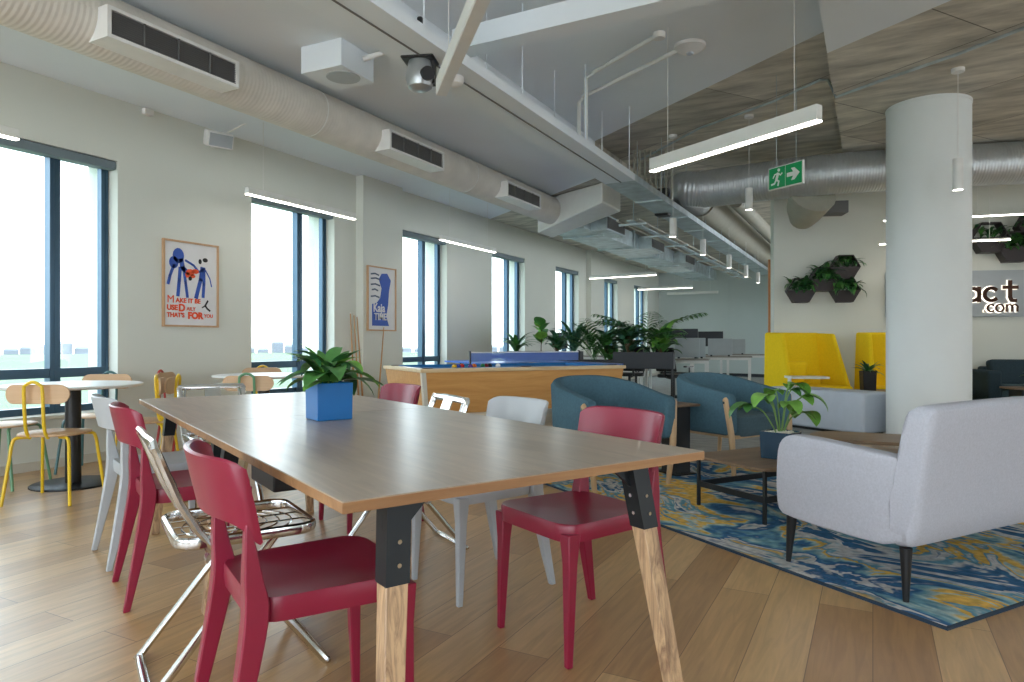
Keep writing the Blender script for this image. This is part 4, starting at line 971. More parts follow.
# ---- tub armchairs
def make_tub():
    t = thing('tub_armchair', 'x', 'armchair')
    # local +Y forward
    path = []; W, D, r = 0.335, 0.33, 0.27
    path += [(W, D-0.02-0.02*i) for i in range(1)]
    path += [(W, 0.20), (W, 0.05)]
    for i in range(9): a_ = 0-pi/2*i/8; path.append((W-r+r*cos(a_), -D+r+0.02+r*sin(a_)))
    for i in range(9): a_ = -pi/2-pi/2*i/8; path.append((-W+r+r*cos(a_), -D+r+0.02+r*sin(a_)))
    path += [(-W, 0.05), (-W, 0.20), (-W, D-0.02)]
    path = [Vector((x, y, 0)) for x, y in path]
    n_ = len(path); rings = []
    for i, p in enumerate(path):
        a_ = path[max(0, i-1)]; b_ = path[min(n_-1, i+1)]; T = (b_-a_).normalized(); Nn = Vector((T.y, -T.x, 0))
        if Nn.dot(Vector((p.x, p.y, 0))) < 0: Nn = -Nn
        u = (p.y+D)/(2*D); zt = 0.64+0.14*(1-min(1, max(0, u)))**1.3; zb_ = 0.33 if u < 0.5 else 0.33
        th = 0.05; ring = []
        end = 1.0
        for (o_, z) in ((-th*0.9, zb_+0.02), (-th*0.9, zt-0.03), (-th*0.6, zt-0.006), (0, zt), (th*0.6, zt-0.006), (th*0.95, zt-0.03), (th*1.0, zb_+0.03), (th*0.8, zb_), (-th*0.7, zb_)):
            fl = 0.02*(z-0.33)/0.4
            ring.append(p + Nn*(o_+fl) + Vector((0, 0, z)))
        rings.append(ring)
    s0 = []; 
    # rounded arm fronts
    def shrink(r_, dy, k_):
        c_ = sum(r_, Vector())/len(r_); return [c_+(q-c_)*k_+Vector((0, dy, 0)) for q in r_]
    rings = [shrink(rings[0], 0.028, 0.75), shrink(rings[0], 0.018, 0.93)] + rings + [shrink(rings[-1], 0.018, 0.93), shrink(rings[-1], 0.028, 0.75)]
    m = MB(); m.loft(rings); m.build('shell', M['teal'], t)
    s_ = MB(); R0 = rrect(0.56, 0.60, 0.12, 5, 0, 0.03)
    s_.loft([[Vector((x*k_, 0.03+(y-0.03)*k_, z)) for x, y in R0] for k_, z in ((0.96, 0.30), (1.0, 0.33), (1.0, 0.42), (0.985, 0.445), (0.93, 0.46), (0.5, 0.465))])
    s_.build('seat_cushion', M['tealseat'], t)
    for q in (-1, 1):
        l = MB(); l.tube([(q*0.325, 0.325, 0.0), (q*0.362, 0.335, 0.30), (q*0.395, 0.305, 0.60), (q*0.395, 0.300, 0.612)], [0.017, 0.023, 0.024, 0.012], 10, sq=(1.2, 0.9)); l.build('leg', M['beechleg'], t)
        l = MB(); l.tube([(q*0.26, -0.30, 0.0), (q*0.24, -0.26, 0.34)], [0.015, 0.022], 10); l.build('leg', M['beechleg'], t)
        MB().cyl((q*0.39, 0.305, 0.575), (q*0.422, 0.305, 0.575), 0.010, 10).build('bolt', M['chrome'], t)
    MB().b2(-0.27, 0.27, -0.20, 0.30, 0.285, 0.31).build('under_frame', M['beechleg'], t)
    return t
tub0 = make_tub()
fh = head(0.466, -0.885)
place(tub0, 'teal tub armchair nearest the dining table, left of black side table', (*C(0.815-0.11, 4.82+0.32), 0.0125), fh, 'teal tub armchairs')
place(tub0, 'teal tub armchair behind the coffee table plant', (*C(1.94-0.15, 5.38+0.30), 0.0125), fh+radians(6), 'teal tub armchairs')

# ---- black side table between the armchairs
o = thing('side_table', 'black side table with wooden top between the teal armchairs', 'side table', (*C(1.30, 5.42), 0.0125), fh)
MB().b2(-0.12, 0.12, -0.15, 0.15, 0.535, 0.553).build('tabletop', M['walnut'], o, bevel=0.004)
MB().b2(-0.07, 0.07, -0.09, 0.09, 0.012, 0.535).build('panel_body', M['black'], o, bevel=0.004)
MB().b2(-0.10, 0.10, -0.12, 0.12, 0, 0.012).build('base_plate', M['black'], o)

# ---- rug
rc = C(1.583, 2.48)
rg = thing('area_rug', 'marbled blue, teal and yellow rug under the lounge seating', 'rug', rc, RZ)
MB().b2(0.012, 3.30, 0.012, 3.04, 0, 0.0122).build('pile', M['rug'], rg)
MB().b2(0, 3.312, 0, 0.012, 0, 0.011).b2(0, 3.312, 3.04, 3.052, 0.0, 0.011).b2(0, 0.012, 0.012, 3.04, 0, 0.011).b2(3.30, 3.312, 0.012, 3.04, 0, 0.011).build('binding', M['rug_edge'], rg)

# ---- coffee tables
def rprism(w_, d_, r, z0, z1, cx_=0, cy_=0): return MB().prism(rrect(w_, d_, r, 8, cx_, cy_), z0, z1)
q = C(1.418, 3.82)
o = thing('coffee_table', 'low walnut coffee table on black steel legs holding the navy pot', 'coffee table', (*q, 0.0125), RZ)
CW, CD = 0.95, 0.62
rprism(CW, CD, 0.10, 0.303, 0.322, CW/2, CD/2).build('tabletop', M['walnut'], o, bevel=0.003)
for x, y in ((0.045, 0.045), (0.045, CD-0.045), (CW-0.045, 0.045), (CW-0.045, CD-0.045)): MB().b2(x-0.009, x+0.009, y-0.009, y+0.009, 0, 0.303).build('leg', M['blackm'], o)
MB().b2(0.054, CW-0.054, 0.038, 0.052, 0.12, 0.155).b2(0.054, CW-0.054, CD-0.052, CD-0.038, 0.12, 0.155).b2(0.038, 0.052, 0.054, CD-0.054, 0.12, 0.155).b2(CW-0.052, CW-0.038, 0.054, CD-0.054, 0.12, 0.155).build('stretcher', M['blackm'], o)
q = C(2.08, 4.52)
o = thing('coffee_table', 'taller oval walnut coffee table beyond the pale grey sofa arm', 'coffee table', (*q, 0.0125), head(-0.62, 0.78)-radians(100))
o.rotation_euler = (0, 0, RZ-radians(52))
rprism(0.80, 0.46, 0.22, 0.388, 0.410, 0.30, 0.12).build('tabletop', M['walnut'], o, bevel=0.003)
rprism(0.70, 0.38, 0.18, 0.30, 0.315, 0.30, 0.12).build('lower_shelf', M['ply'], o)
for x, y in ((0.02, 0.0), (0.58, 0.0), (0.02, 0.24), (0.58, 0.24)): MB().b2(x-0.011, x+0.011, y-0.011, y+0.011, 0, 0.388).build('leg', M['blackm'], o)

# navy pot with big leaved plant
o = thing('potted_plant', 'big leaved plant in a dark navy pot on the low coffee table', 'plant', (*C(1.66, 4.22), 0.3347), RZ+radians(20))
m = MB(); pot_box(m, 0.178, 0.19, 0.165); m.build('pot', M['navypot'], o, bevel=0.004)
MB().b2(-0.083, 0.083, -0.083, 0.083, 0.12, 0.155).build('pebbles', M['pebble'], o)
pbm = MB(); random.seed(8)
for i in range(40):
    x, y = random.uniform(-.07, .07), random.uniform(-.07, .07); r_ = random.uniform(0.008, 0.014)
    pbm.lathe([(0.001, -r_*0.6), (r_, 0), (r_*0.7, r_*0.5), (0.001, r_*0.7)], (x, y, 0.158), 7)
pbm.build('pebble_layer', M['pebble'], o)
stm = MB(); lf = MB()
cr_ = Matrix.Rotation(-(RZ+radians(20)), 3, 'Z')
specs = [(-0.23, 0.0, 0.175, -0.55, 0.15), (-0.12, -0.05, 0.24, -0.3, 0.13), (0.08, 0.02, 0.30, 0.2, 0.15), (0.14, -0.05, 0.23, 0.5, 0.16), (0.17, 0.06, 0.12, 0.6, 0.17), (0.0, 0.08, 0.26, 0.0, 0.12), (0.02, -0.06, 0.20, 0.3, 0.12), (0.10, 0.10, 0.17, 0.5, 0.13), (-0.06, 0.08, 0.20, -0.5, 0.12), (0.07, -0.02, 0.27, 0.4, 0.13)]
for (dx, dy, h_, q, L) in specs:
    e = cr_ @ V(dx*0.8, dy); a0 = cr_ @ V(dx*0.1, dy*0.1)
    stm.tube(smooth_path([(a0.x, a0.y, 0.15), (a0.x*0.5+e.x*0.5, a0.y*0.5+e.y*0.5, 0.15+h_*0.75), (e.x, e.y, 0.15+h_)], 4), 0.0045, 6)
    lf.m = random.choice([0, 0, 1]); az = atan2(e.y, e.x)
    lf.leaf((e.x*0.95, e.y*0.95, 0.15+h_), az, 0.25, L*1.25, L*0.85, 1.8, 8, 0.2); 
    lf.leaf((e.x*0.95, e.y*0.95, 0.15+h_), az+0.9, 0.1, L*0.75, L*0.5, 1.2, 6, 0.2); lf.leaf((e.x*0.95, e.y*0.95, 0.15+h_), az-0.9, 0.1, L*0.75, L*0.5, 1.2, 6, 0.2)
stm.build('plant_stems', M['stem'], o); lf.build('foliage', [M['leafl'], M['leaf']], o)

# ---- pale grey sofa in the right foreground
so = thing('sofa', 'pale grey upholstered sofa seen from behind at the right', 'sofa', (*C(1.553, 2.706), 0.0125), RZ)
# local: x to the right along the back, y forward
SWd = 1.36
def side_profile(): # (y,z) outline of the arm side panel
    return [(0.58, 0.215), (0.622, 0.235), (0.632, 0.32), (0.629, 0.49), (0.617, 0.562), (0.58, 0.598), (0.53, 0.608), (0.42, 0.604), (0.26, 0.594), (0.14, 0.583), (0.06, 0.580), (0.00, 0.57), (-0.04, 0.52), (-0.05, 0.40), (-0.035, 0.205), (0.20, 0.205)]
def arm(x0, x1):
    m = MB(); pr = side_profile(); cyx = 0.30; czx = 0.40
    def rg_(x, k_): return [Vector((x, cyx+(y-cyx)*k_, czx+(z-czx)*k_)) for y, z in pr]
    m.loft([rg_(x0+0.012, 0.955), rg_(x0, 0.985), rg_(x0+0.008 if x1 > x0 else x0-0.008, 1.0), rg_(x1-0.008, 1.0), rg_(x1, 0.985), rg_(x1-0.012, 0.955)]) if False else m.loft([rg_(x0, 0.95), rg_(x0+0.006, 0.985), rg_(x0+0.02, 1.0), rg_(x1-0.02, 1.0), rg_(x1-0.006, 0.985), rg_(x1, 0.95)])
    return m
arm(-0.006, 0.09).build('arm', M['ltgrey'], so, subsurf=1); arm(SWd-0.09, SWd+0.006).build('arm', M['ltgrey'], so, subsurf=1)
# back: a shell lofted across the width
bp_ = [(-0.030, 0.205), (-0.050, 0.30), (-0.075, 0.50), (-0.118, 0.735), (-0.118, 0.770), (-0.100, 0.788), (-0.055, 0.790), (-0.015, 0.775), (0.005, 0.735), (0.045, 0.50), (0.075, 0.38), (0.10, 0.205)]
m = MB(); rg2 = []
for i in range(13):
    u = i/12; x = -0.018+(SWd+0.036)*u; k_ = 0.97 if i in (0, 12) else 1.0; cz = 0.012*(1-(2*u-1)**2)
    xi = x + (0.006 if i == 0 else (-0.006 if i == 12 else 0))
    if i in (1, 11): xi = x-0.09 if i == 1 else x+0.09
    rg2.append([Vector((xi, -0.02+(y+0.02)*k_, 0.5+(z-0.5)*k_+(cz if z > 0.6 else 0))) for y, z in bp_])
m.loft(rg2); m.build('backrest', M['ltgrey'], so, subsurf=1)
MB().b2(0.09, SWd-0.09, 0.05, 0.62, 0.205, 0.32).build('seat_base', M['ltgrey'], so, bevel=0.02)
for a_, b_2 in ((0.095, SWd/2-0.003), (SWd/2+0.003, SWd-0.095)): MB().b2(a_, b_2, 0.09, 0.645, 0.322, 0.44).build('seat_cushion', M['ltgrey'], so, bevel=0.035, seg=3)
for x, y, dx, dy in ((0.03, 0.01, 0, 0), (0.03, 0.56, -0.0, 0.02), (SWd-0.03, 0.01, 0, 0), (SWd-0.03, 0.56, 0, 0.02)):
    MB().tube([(x+dx, y+dy, 0), (x, y, 0.215)], [0.0115, 0.024], 16).build('leg', M['black'], so)

# ---- low upholstered bench, booths, small tables
o = thing('bench', 'low pale blue grey bench box left of the white column', 'bench', (*C(3.855, 7.48), 0.006), RZ)
MB().b2(0.0, 0.44, 0, 1.3, 0.03, 0.485).build('body', M['bench'], o, bevel=0.03, seg=3); MB().b2(0.04, 0.40, 0.04, 1.26, 0, 0.03).build('plinth', M['black'], o)
def booth(label, X, Y, W, rz, pillow=False):
    o = thing('booth_seat', label, 'lounge chair', (*C(X, Y), 0.006), rz, 'yellow high backed booth seats')
    # local +Y forward; back at -y
    hb = 1.18
    # back panel tapering upward, flaring side wings
    m = MB(); m.hexa([(-W/2, -0.36, 0.12), (W/2, -0.36, 0.12), (W/2, -0.27, 0.12), (-W/2, -0.27, 0.12)], [(-W/2+0.06, -0.42, hb), (W/2-0.06, -0.42, hb), (W/2-0.06, -0.34, hb), (-W/2+0.06, -0.34, hb)])
    m.build('backrest', M['yellow'], o, bevel=0.03, seg=3)
    for q in (-1, 1):
        xo = q*W/2; xt = q*(W/2-0.06)
        m = MB(); m.hexa([(xo-q*0.06, -0.34, 0.12), (xo, -0.34, 0.12), (xo+q*0.02, 0.34, 0.12), (xo-q*0.04, 0.34, 0.12)], [(xt-q*0.06, -0.40, hb-0.005), (xt, -0.40, hb-0.005), (xt, -0.02, hb-0.02), (xt-q*0.06, -0.02, hb-0.02)])
        m.build('side_wing', M['yellow'], o, bevel=0.02)
    m = MB(); m.b2(-W/2+0.07, W/2-0.07, -0.28, 0.36, 0.14, 0.45); m.build('seat_cushion', M['yellow'], o, bevel=0.04, seg=3)
    if pillow: MB().box((W/2-0.34, -0.14, 0.62), (0.36, 0.12, 0.32), Matrix.Rotation(-0.2, 3, 'X')).build('pillow', M['yellow'], o, bevel=0.04, seg=3)
    for x in (-W/2+0.1, W/2-0.1):
        for y in (-0.28, 0.28): MB().cyl((x, y, 0), (x, y, 0.14), 0.015, 10).build('leg', M['black'], o)
booth('yellow high backed booth seat with pillow, left of the column', 4.12, 9.45, 0.98, head(0.25, -1), True)
booth('yellow high backed booth seat partly hidden by the column', 5.25, 9.20, 0.98, head(-0.08, -1))
o = thing('side_table', 'small white side table in front of the yellow booth', 'side table', (*C(3.82, 8.85), 0.006), RWz)
MB().prism(rrect(0.50, 0.34, 0.05, 5), 0.575, 0.60).build('tabletop', M['whitepl'], o); MB().b2(-0.23, -0.19, -0.02, 0.02, 0.012, 0.575).build('leg', M['whitepl'], o); MB().b2(-0.30, 0.10, -0.14, 0.14, 0, 0.012).build('base_plate', M['whitepl'], o)
o = thing('coffee_table', 'dark topped low table between bench and second booth', 'coffee table', (*C(4.55, 8.45), 0.006), RWz)
MB().prism(rrect(0.80, 0.42, 0.08, 5), 0.425, 0.447).build('tabletop', M['walnut'], o); MB().b2(-0.34, -0.31, -0.15, 0.15, 0.0, 0.425).b2(0.31, 0.34, -0.15, 0.15, 0, 0.425).build('leg', M['blackm'], o)
def small_plant(label, loc, w0, h, mpot, n_, L, rz=0, W=0.16, el_=(0.4, 1.3), mats=None, z0=None, name='potted_plant'):
    o = thing(name, label, 'plant', loc, rz)
    m = MB(); pot_box(m, w0*0.9, w0, h); m.build('pot', mpot, o, bevel=0.004); MB().b2(-w0*0.4, w0*0.4, -w0*0.4, w0*0.4, h*0.7, h*0.88).build('soil', M['soil'], o)
    f = MB()
    for i in range(n_):
        az = i*2.399; f.m = random.choice([0, 1])
        f.leaf((0.01*cos(az), 0.01*sin(az), h*0.88), az, random.uniform(*el_), L*random.uniform(.75, 1.1), L*W*random.uniform(0.8, 1.2), random.uniform(0.8, 1.8), 6)
    f.build('foliage', mats or [M['leaf'], M['leafd']], o)
small_plant('small spiky plant in a black cube pot on the dark low table', (*C(4.40, 8.44), 0.4535), 0.16, 0.24, M['black'], 26, 0.22, RWz)

# ---- dark sofa and table far right
o = thing('sofa', 'dark slate sofa against the reception wall at the right edge', 'sofa', (*C(6.35, 9.02), 0.006), RWz)
MB().b2(0, 2.0, 0.12, 0.78, 0.08, 0.42).build('seat_base', M['tealseat'], o, bevel=0.03); MB().b2(0.16, 1.84, 0.06, 0.6, 0.42, 0.47).build('seat_cushion', M['tealseat'], o, bevel=0.02)
MB().b2(0, 0.17, 0.1, 0.80, 0.08, 0.66).build('arm', M['dsofa'], o, bevel=0.03); MB().b2(1.83, 2.0, 0.1, 0.80, 0.08, 0.66).build('arm', M['dsofa'], o, bevel=0.03)
MB().b2(0.17, 1.83, 0.60, 0.80, 0.42, 0.70).build('backrest', M['dsofa'], o, bevel=0.03)
MB().box((0.65, 0.52, 0.62), (0.92, 0.16, 0.36), Matrix.Rotation(-0.15, 3, 'X')).build('back_cushion', M['dsofa'], o, bevel=0.04, seg=3)
for x in (0.1, 1.9):
    for y in (0.18, 0.72): MB().cyl((x, y, 0), (x, y, 0.08), 0.02).build('leg', M['black'], o)
o = thing('coffee_table', 'thin brown coffee table in front of the dark sofa', 'coffee table', (*C(6.55, 8.72), 0.0061), RWz)
MB().prism(rrect(1.1, 0.42, 0.1, 5, 0.32, 0), 0.445, 0.465).build('tabletop', M['walnut'], o)
for x in (-0.1, 0.75): MB().b2(x-0.01, x+0.01, -0.15, 0.15, 0, 0.445).build('leg', M['blackm'], o)
o = thing('pouf', 'teal pouf in front of the brown table at the right edge', 'pouf', (*C(6.15, 8.05), 0.0061), 0)
MB().lathe([(0.22, 0.0), (0.26, 0.02), (0.27, 0.2), (0.26, 0.36), (0.22, 0.39), (0.001, 0.395)], (0, 0, 0), 32).build('cover', mat('bright_teal_fabric', lin(70, 132, 140), 0.9), o)
MB().tube([(0.268*cos(q), 0.268*sin(q), 0.2) for q in [2*pi*k_/32 for k_ in range(32)]], 0.006, 6, closed=True).build('seam', M['teal'], o)
random.seed(4)
small_plant('green plant on the brown table cut by the right frame edge', (*C(6.72, 8.72), 0.4715), 0.14, 0.12, M['black'], 24, 0.20, RWz, 0.45)

# ---- hexagon wall planters
def hexpl(label, px, py, wpx, plant=1.0, seed=1, hpx=None):
    s_c, zc_ = rw(px, py); sc = 10.2/F; W = wpx*sc; H = (hpx or wpx*0.87)*sc
    o = thing('hexagonal_planter', label, 'wall planter', (RW0[0]+RWd.x*s_c, RW0[1]+RWd.y*s_c, zc_), RWz, 'hexagon wall planters')
    hx = [(-W/2, 0), (-W/4, -H/2), (W/4, -H/2), (W/2, 0), (W/4, H/2), (-W/4, H/2)]
    D = 0.18; m = MB(); k_ = 0.93
    for i in range(6):
        a_, b_ = hx[i], hx[(i+1) % 6]; a2 = (a_[0]*k_, a_[1]*k_); b2_ = (b_[0]*k_, b_[1]*k_)
        m.hexa([(a_[0], -D, a_[1]), (b_[0], -D, b_[1]), (b2_[0], -D, b2_[1]), (a2[0], -D, a2[1])], [(a_[0], -0.002, a_[1]), (b_[0], -0.002, b_[1]), (b2_[0], -0.002, b2_[1]), (a2[0], -0.002, a2[1])])
    m.build('hexagon_frame', M['darkplant'], o)
    m = MB(); m.prism([(x*0.95, z*0.95) for x, z in (hx[0], hx[1], hx[2], hx[3])], -D+0.004, -0.004, lambda a_, b_, c_: (a_, c_, b_)); m.build('planter_box', M['darkplant'], o)
    random.seed(seed); f = MB()
    for i in range(int(60*plant)):
        az = random.uniform(pi, 2*pi) if random.random() < 0.75 else random.uniform(0, 2*pi); f.m = random.choice([0, 1, 1])
        f.leaf((random.uniform(-W*0.34, W*0.34), -random.uniform(0.05, 0.14), -0.0+random.uniform(-0.01, 0.09)), az, random.uniform(0.2, 1.45), random.uniform(0.16, 0.27), random.uniform(0.05, 0.075), random.uniform(1.0, 2.4), 5)
    f.build('foliage', [M['leaf'], M['leafd']], o)
hexpl('black hexagon planter, lowest left of the cluster beside the column', 799, 291, 28, 1.0, 2)
hexpl('black hexagon planter in the middle of the left cluster', 821, 280, 27, 1.2, 3)
hexpl('black hexagon planter at the lower right of the left cluster', 842.5, 291, 27, 1.0, 4)
hexpl('open hexagon planter at the top of the left cluster', 842.5, 268, 27, 0.55, 5)
hexpl('open hexagon planter just right of the column', 985, 239, 33, 0.3, 6)
hexpl('black hexagon planter at the right edge above the sign', 1010, 248, 33, 0.9, 7)
hexpl('black hexagon planter at the right edge, upper one', 1031, 228, 33, 1.2, 8)

# ---- backlit sign
s0, z1 = rw(885, 275); s1, z0 = rw(1022, 318); z1 = 1.05+(342-271.5)/F*10.0; z0 = 1.05+(342-317)/F*10.0
sg = thing('wall_sign', 'grey wall sign with backlit brown letters act .com', 'sign', (RW0[0], RW0[1], 0), RWz)
MB().b2(s0, s1, -0.05, -0.005, z0, z1).build('sign_panel', M['panelg'], sg, bevel=0.004)
sa, _ = rw(967, 300); st_, _ = rw(1018, 300)
PXM = 10.0/F
def sl(px, py): a_, _z = rw(px-3.6, 300); return (a_, 1.05+(342-py)/F*10.0)
def ring_pts(px, py, r_, a0=0, a1=360, n_=20): c_ = sl(px, py); return [(c_[0]+r_*PXM*cos(radians(a0+(a1-a0)*k_/n_)), c_[1]+r_*PXM*sin(radians(a0+(a1-a0)*k_/n_))) for k_ in range(n_+1)]
big = {'letter_a': [ring_pts(973.2, 295.3, 5.9), [sl(979.3, 288.7), sl(979.3, 302.0)]], 'letter_c': [ring_pts(991.5, 295.3, 6.0, 48, 312)],
       'letter_t': [[sl(1010, 282.6), sl(1010, 298.3), sl(1011.5, 301.3), sl(1015.5, 301.6)], [sl(1004, 288.6), sl(1017, 288.6)]]}
small = {'full_stop': [[sl(984.9, 311.6), sl(985.0, 311.6)]], 'letter_c': [ring_pts(991.3, 308.8, 3.3, 50, 310)], 'letter_o': [ring_pts(999.8, 308.8, 3.4)],
         'letter_m': [[sl(1006.6, 305.4), sl(1006.6, 312.1)], ring_pts(1009.3, 308.2, 2.6, 0, 180, 8)+[sl(1006.7, 312.1)], [sl(1011.9, 308.2), sl(1011.9, 312.1)], ring_pts(1014.6, 308.2, 2.6, 0, 180, 8), [sl(1017.2, 308.2), sl(1017.2, 312.1)]]}
for dct, wd_ in ((big, 3.3), (small, 1.5)):
    for nm_, strokes in dct.items():
        L_ = MB(); H_ = MB()
        for st__ in strokes:
            if 'm' in nm_ and len(st__) > 9: st__ = st__[:9]
            stroke(L_, st__, wd_*PXM, -0.105, 0.022); stroke(H_, st__, (wd_+1.2)*PXM, -0.062, 0.004)
        lo_ = L_.build(nm_, M['bronze'], sg); H_.build('letter_glow', M['halo'], lo_)

# ================================================================ OFFICE ZONE
XA = radians(0)
def trough(label, px, Y, ptop, W):
    x, y = C((px-512)/F*Y, Y); zt = 1.05-(ptop-342)/F*Y
    o = thing('planter_trough', label, 'planter', (x, y, 0.006), YAW*0.35, 'long planter troughs')
    zb_ = zt-0.27
    m = MB(); m.b2(-W/2, W/2, -0.16, 0.16, zb_, zb_+0.02).b2(-W/2, W/2, -0.16, -0.145, zb_+0.02, zt).b2(-W/2, W/2, 0.145, 0.16, zb_+0.02, zt).b2(-W/2, -W/2+0.015, -0.145, 0.145, zb_+0.02, zt).b2(W/2-0.015, W/2, -0.145, 0.145, zb_+0.02, zt)
    m.build('trough', M['dark'], o); MB().b2(-W/2+0.015, W/2-0.015, -0.145, 0.145, zt-0.08, zt-0.03).build('soil', M['soil'], o)
    for qx in (-1, 1):
        m = MB(); m.b2(qx*(W/2-0.03)-0.012, qx*(W/2-0.03)+0.012, -0.15, -0.126, 0, zb_).b2(qx*(W/2-0.03)-0.012, qx*(W/2-0.03)+0.012, 0.126, 0.15, 0, zb_).b2(qx*(W/2-0.03)-0.012, qx*(W/2-0.03)+0.012, -0.126, 0.126, 0, 0.02); m.build('leg', M['blackm'], o)
    return zt
zA = trough('dark planter trough at the right end of the plant row', 644, 11.3, 352.5, 0.98)
zB = trough('dark planter trough behind the table tennis net', 545, 12.4, 351.5, 1.35)
zC = trough('dark planter trough between the two others in the plant row', 598, 11.9, 360, 0.62)
def frond(f, base, az, el_, L, m=0):
    f.m = m; p = Vector(base); e = el_; h = Vector((cos(az), sin(az), 0)); n_ = 12; pts = [p.copy()]
    for i in range(n_):
        d = h*cos(e)+Vector((0, 0, 1))*sin(e); p = p+d*(L/n_); e -= 1.05/n_; pts.append(p.copy())
        if i > 2:
            ll = L*0.30*sin(pi*(i+1)/(n_+2))
            for s_ in (-1, 1): f.leaf(p, az+s_*0.95, e-0.15, ll, ll*0.24, 0.9, 3)
    f.tube(pts, 0.004, 4)
def plant(label, nm, px, Y, zt, kind, h, seed, mats):
    random.seed(seed); h *= 1.18; x, y = C((px-512)/F*Y, Y); o = thing(nm, label, 'plant', (x, y, zt-0.025), 0, 'plants in the planter troughs')
    f = MB(); s_ = MB(); s_.tube([(0, 0, -0.03), (0.005, 0, 0.05)], 0.008, 6)
    if kind == 'palm':
        for i in range(13): frond(f, (0.02*cos(i), 0.02*sin(i), 0.0), i*2.399, random.uniform(0.95, 1.5), h*random.uniform(0.6, 1.1), i % 2)
    elif kind == 'fiddle':
        s_.tube([(0, 0, 0), (0.01, 0, h*0.5), (0.0, 0.01, h*0.9)], 0.008, 6)
        for i in range(8):
            z = h*(0.22+0.085*i); az = i*2.4+0.5; f.m = i % 2; f.leaf((0, 0, z), az, 1.05, 0.25, 0.23, 0.9, 6, 0.1)
    elif kind == 'broad':
        for i in range(30):
            az = i*2.399; f.m = i % 2; z = random.uniform(0.02, h*0.55); q = random.uniform(0.3, 1.3)
            r_ = random.uniform(0.02, 0.12); s_.tube([(0, 0, 0), (r_*cos(az), r_*sin(az), z)], 0.004, 5)
            f.leaf((r_*cos(az), r_*sin(az), z), az, q, h*random.uniform(0.45, 0.65), h*random.uniform(0.2, 0.28), 1.5, 6)
    elif kind == 'strap':
        for i in range(22):
            az = i*2.399; f.m = i % 2; f.leaf((0.015*cos(az), 0.015*sin(az), 0), az, random.uniform(0.95, 1.5), h*random.uniform(0.8, 1.2), 0.085, 1.6, 8)
    s_.build('plant_stems', M['bark'], o); f.build('foliage', mats, o)
G1 = [M['leaf'], M['leafd']]; G2 = [M['leafl'], M['leaf']]; G3 = [M['leafb'], M['leafd']]
plant('bushy strap leaved plant at the left end of the plant row', 'strap_leaf_plant', 516, 12.3, zB, 'strap', 0.44, 21, G1)
plant('young fig with large rounded bright leaves above the net', 'fiddle_leaf_fig', 541, 12.35, zB, 'fiddle', 0.52, 22, G2)
plant('low dark broad leaved plant right of the young fig', 'broad_leaf_plant', 557, 12.45, zB, 'broad', 0.42, 23, [M['leafd'], M['leafb']])
plant('strap plant with blue green drooping leaves mid row', 'strap_leaf_plant', 574, 12.5, zB, 'strap', 0.70, 24, G3)
plant('tall feathery palm in the middle of the plant row', 'parlour_palm', 594, 11.9, zC, 'palm', 0.86, 25, G1)
plant('dense broad leaved plant beside the tall palm', 'broad_leaf_plant', 609, 11.9, zC, 'broad', 0.62, 26, G1)
plant('blue green broad leaved plant left of the right palm', 'broad_leaf_plant', 628, 11.3, zA, 'broad', 0.55, 27, G3)
plant('large palm rising highest over the right trough', 'parlour_palm', 646, 11.35, zA, 'palm', 0.92, 28, G1)
plant('glossy broad leaved plant at the right end of the row', 'broad_leaf_plant', 662, 11.25, zA, 'broad', 0.58, 29, [M['leaf'], M['leafl']])

def desk(label, X, Y, W, rz, screen=True, monitor=False, D=0.7, mon_z=0.5):
    o = thing('office_desk', label, 'desk', (*C(X, Y), 0.006), rz, 'white framed office desks')
    MB().b2(-W/2, W/2, -D/2, D/2, 0.715, 0.74).build('desktop', M['walnut'] if False else mat('pale_desk_laminate', lin(150, 146, 138), 0.5), o, bevel=0.003)
    for x in (-W/2+0.05, W/2-0.05):
        for y in (-D/2+0.04, D/2-0.04): MB().b2(x-0.025, x+0.025, y-0.025, y+0.025, 0, 0.715).build('leg', M['whitepl'], o)
    MB().b2(-W/2+0.05, W/2-0.05, -D/2+0.03, -D/2+0.06, 0.66, 0.715).build('frame_rail', M['whitepl'], o)
    return o
def screen(label, X, Y, W, rz, z0=0.746, h=0.38, m='screen'):
    o = thing('desk_screen', label, 'desk screen', (*C(X, Y), z0), rz, 'desk privacy screens')
    MB().b2(-W/2, W/2, -0.014, 0.014, 0.02, h).build('panel', M[m], o, bevel=0.006)
    MB().b2(-W/2+0.05, -W/2+0.09, -0.025, 0.025, 0, 0.03).b2(W/2-0.09, W/2-0.05, -0.025, 0.025, 0, 0.03).build('clamp', M['dark'], o)
def monitor(label, X, Y, W, rz, z0=0.746, h=0.36, lift=0.14):
    o = thing('monitor', label, 'monitor', (*C(X, Y), z0), rz, 'black office monitors')
    MB().b2(-W/2, W/2, -0.02, 0.015, lift, lift+h).build('display', M['dark'], o, bevel=0.006)
    MB().b2(-0.03, 0.03, 0.015, 0.03, 0.01, lift+0.1).b2(-0.11, 0.11, -0.09, 0.09, 0, 0.01).build('stand', M['black'], o)
rzd = YAW*0.35
desk('white framed desk beside the right planter trough', 3.05, 12.6, 1.15, rzd)
desk('white framed desk behind the second teal armchair', 4.55, 14.9, 1.3, rzd)
desk('white framed desk farthest right near the curved wall', 5.95, 17.2, 1.4, rzd)
screen('pale grey desk screen nearest the plants', 3.22, 12.55, 0.44, rzd)
screen('narrow pale desk screen turned beside the nearest screen', 3.50, 12.75, 0.22, rzd)
screen('pale grey desk screen in the middle of the desks', 4.45, 14.6, 0.50, rzd)
screen('grey desk screen on the right hand far desk', 5.55, 16.95, 0.46, rzd, 0.746, 0.38)
monitor('wide black monitor above the nearest grey screen', 3.62, 14.85, 0.0+0.60, rzd, 0.746, 0.36, 0.26)
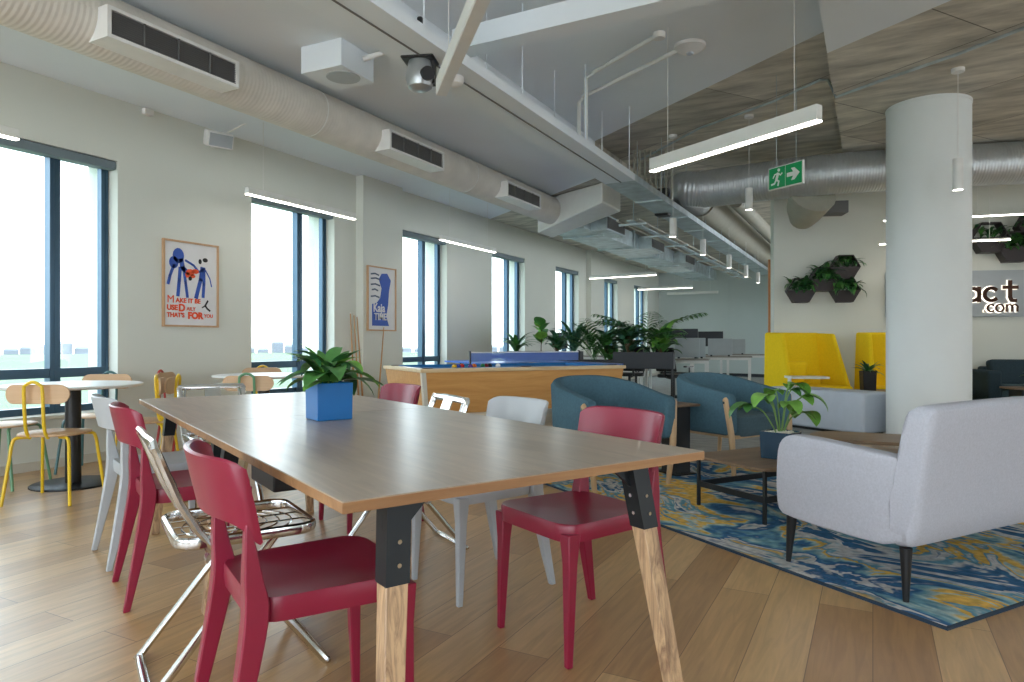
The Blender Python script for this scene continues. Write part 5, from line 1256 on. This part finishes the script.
monitor('black monitor right of the wide one, above the middle screen', 4.85, 15.1, 0.52, rzd, 0.746, 0.34, 0.20) if False else None
desk('white framed desk behind the nearest screens', 3.72, 14.95, 0.36, rzd) if False else None
desk('long pale desk behind the plant row', 1.85, 15.6, 2.4, rzd)
desk('pale desk behind the wide black monitor', 4.15, 16.6, 2.2, rzd)
for o_ in [o for o in bpy.data.objects if o.name.startswith('monitor') and o.parent is None]:
    o_.location = (*C(4.12, 16.4), 0.746)
    for c in kids(o_): c.scale = (1.12, 1, 1)
monitor('black monitor right of the wide one above the middle screen', 4.80, 16.5, 0.58, rzd, 0.746, 0.36, 0.20)
monitor('black monitor half hidden behind the low dark plants', 0.98, 15.4, 0.55, rzd, 0.746, 0.36, 0.16)

def make_office_chair():
    t = thing('office_chair', 'x', 'office chair')
    MB().prism(rrect(0.46, 0.44, 0.10), 0.44, 0.50).build('seat', M['black'], t, bevel=0.015)
    m = MB(); m.hexa([(-0.2, -0.24, 0.55), (0.2, -0.24, 0.55), (0.2, -0.20, 0.55), (-0.2, -0.20, 0.55)], [(-0.18, -0.30, 0.95), (0.18, -0.30, 0.95), (0.18, -0.265, 0.95), (-0.18, -0.265, 0.95)]); m.build('backrest', M['black'], t, bevel=0.015)
    MB().cyl((0, 0, 0.10), (0, 0, 0.44), 0.025, 12).tube([(0, -0.1, 0.43), (0, -0.27, 0.46), (0, -0.25, 0.62)], 0.02, 8).build('gas_lift', M['black'], t)
    b_ = MB()
    for i in range(5): a_ = 2*pi*i/5; b_.tube([(0, 0, 0.12), (0.15*cos(a_), 0.15*sin(a_), 0.105), (0.30*cos(a_), 0.30*sin(a_), 0.075)], [0.03, 0.02, 0.014], 8)
    bo = b_.build('star_base', M['black'], t)
    for i in range(5): a_ = 2*pi*i/5; MB().cyl((0.30*cos(a_)-0.02*sin(a_), 0.30*sin(a_)+0.02*cos(a_), 0.030), (0.30*cos(a_)+0.02*sin(a_), 0.30*sin(a_)-0.02*cos(a_), 0.030), 0.030, 12).build('castor', M['black'], bo)
    for q in (-1, 1): MB().tube([(q*0.22, 0.05, 0.46), (q*0.27, 0.05, 0.50), (q*0.27, 0.05, 0.62)], 0.012, 8).b2(q*0.27-0.03, q*0.27+0.03, -0.08, 0.14, 0.62, 0.645).build('armrest', M['black'], t)
    return t
oc = make_office_chair(); GO = 'black office chairs'
place(oc, 'black office chair under the right planter trough', (*C(2.10, 12.2), 0.006), rzd+0.4, GO)
place(oc, 'black office chair between the trough and the nearest desk', (*C(2.75, 11.6), 0.006), rzd-0.5, GO)
place(oc, 'black office chair half hidden behind the plant row', (*C(2.6, 14.3), 0.006), rzd+2.8, GO)
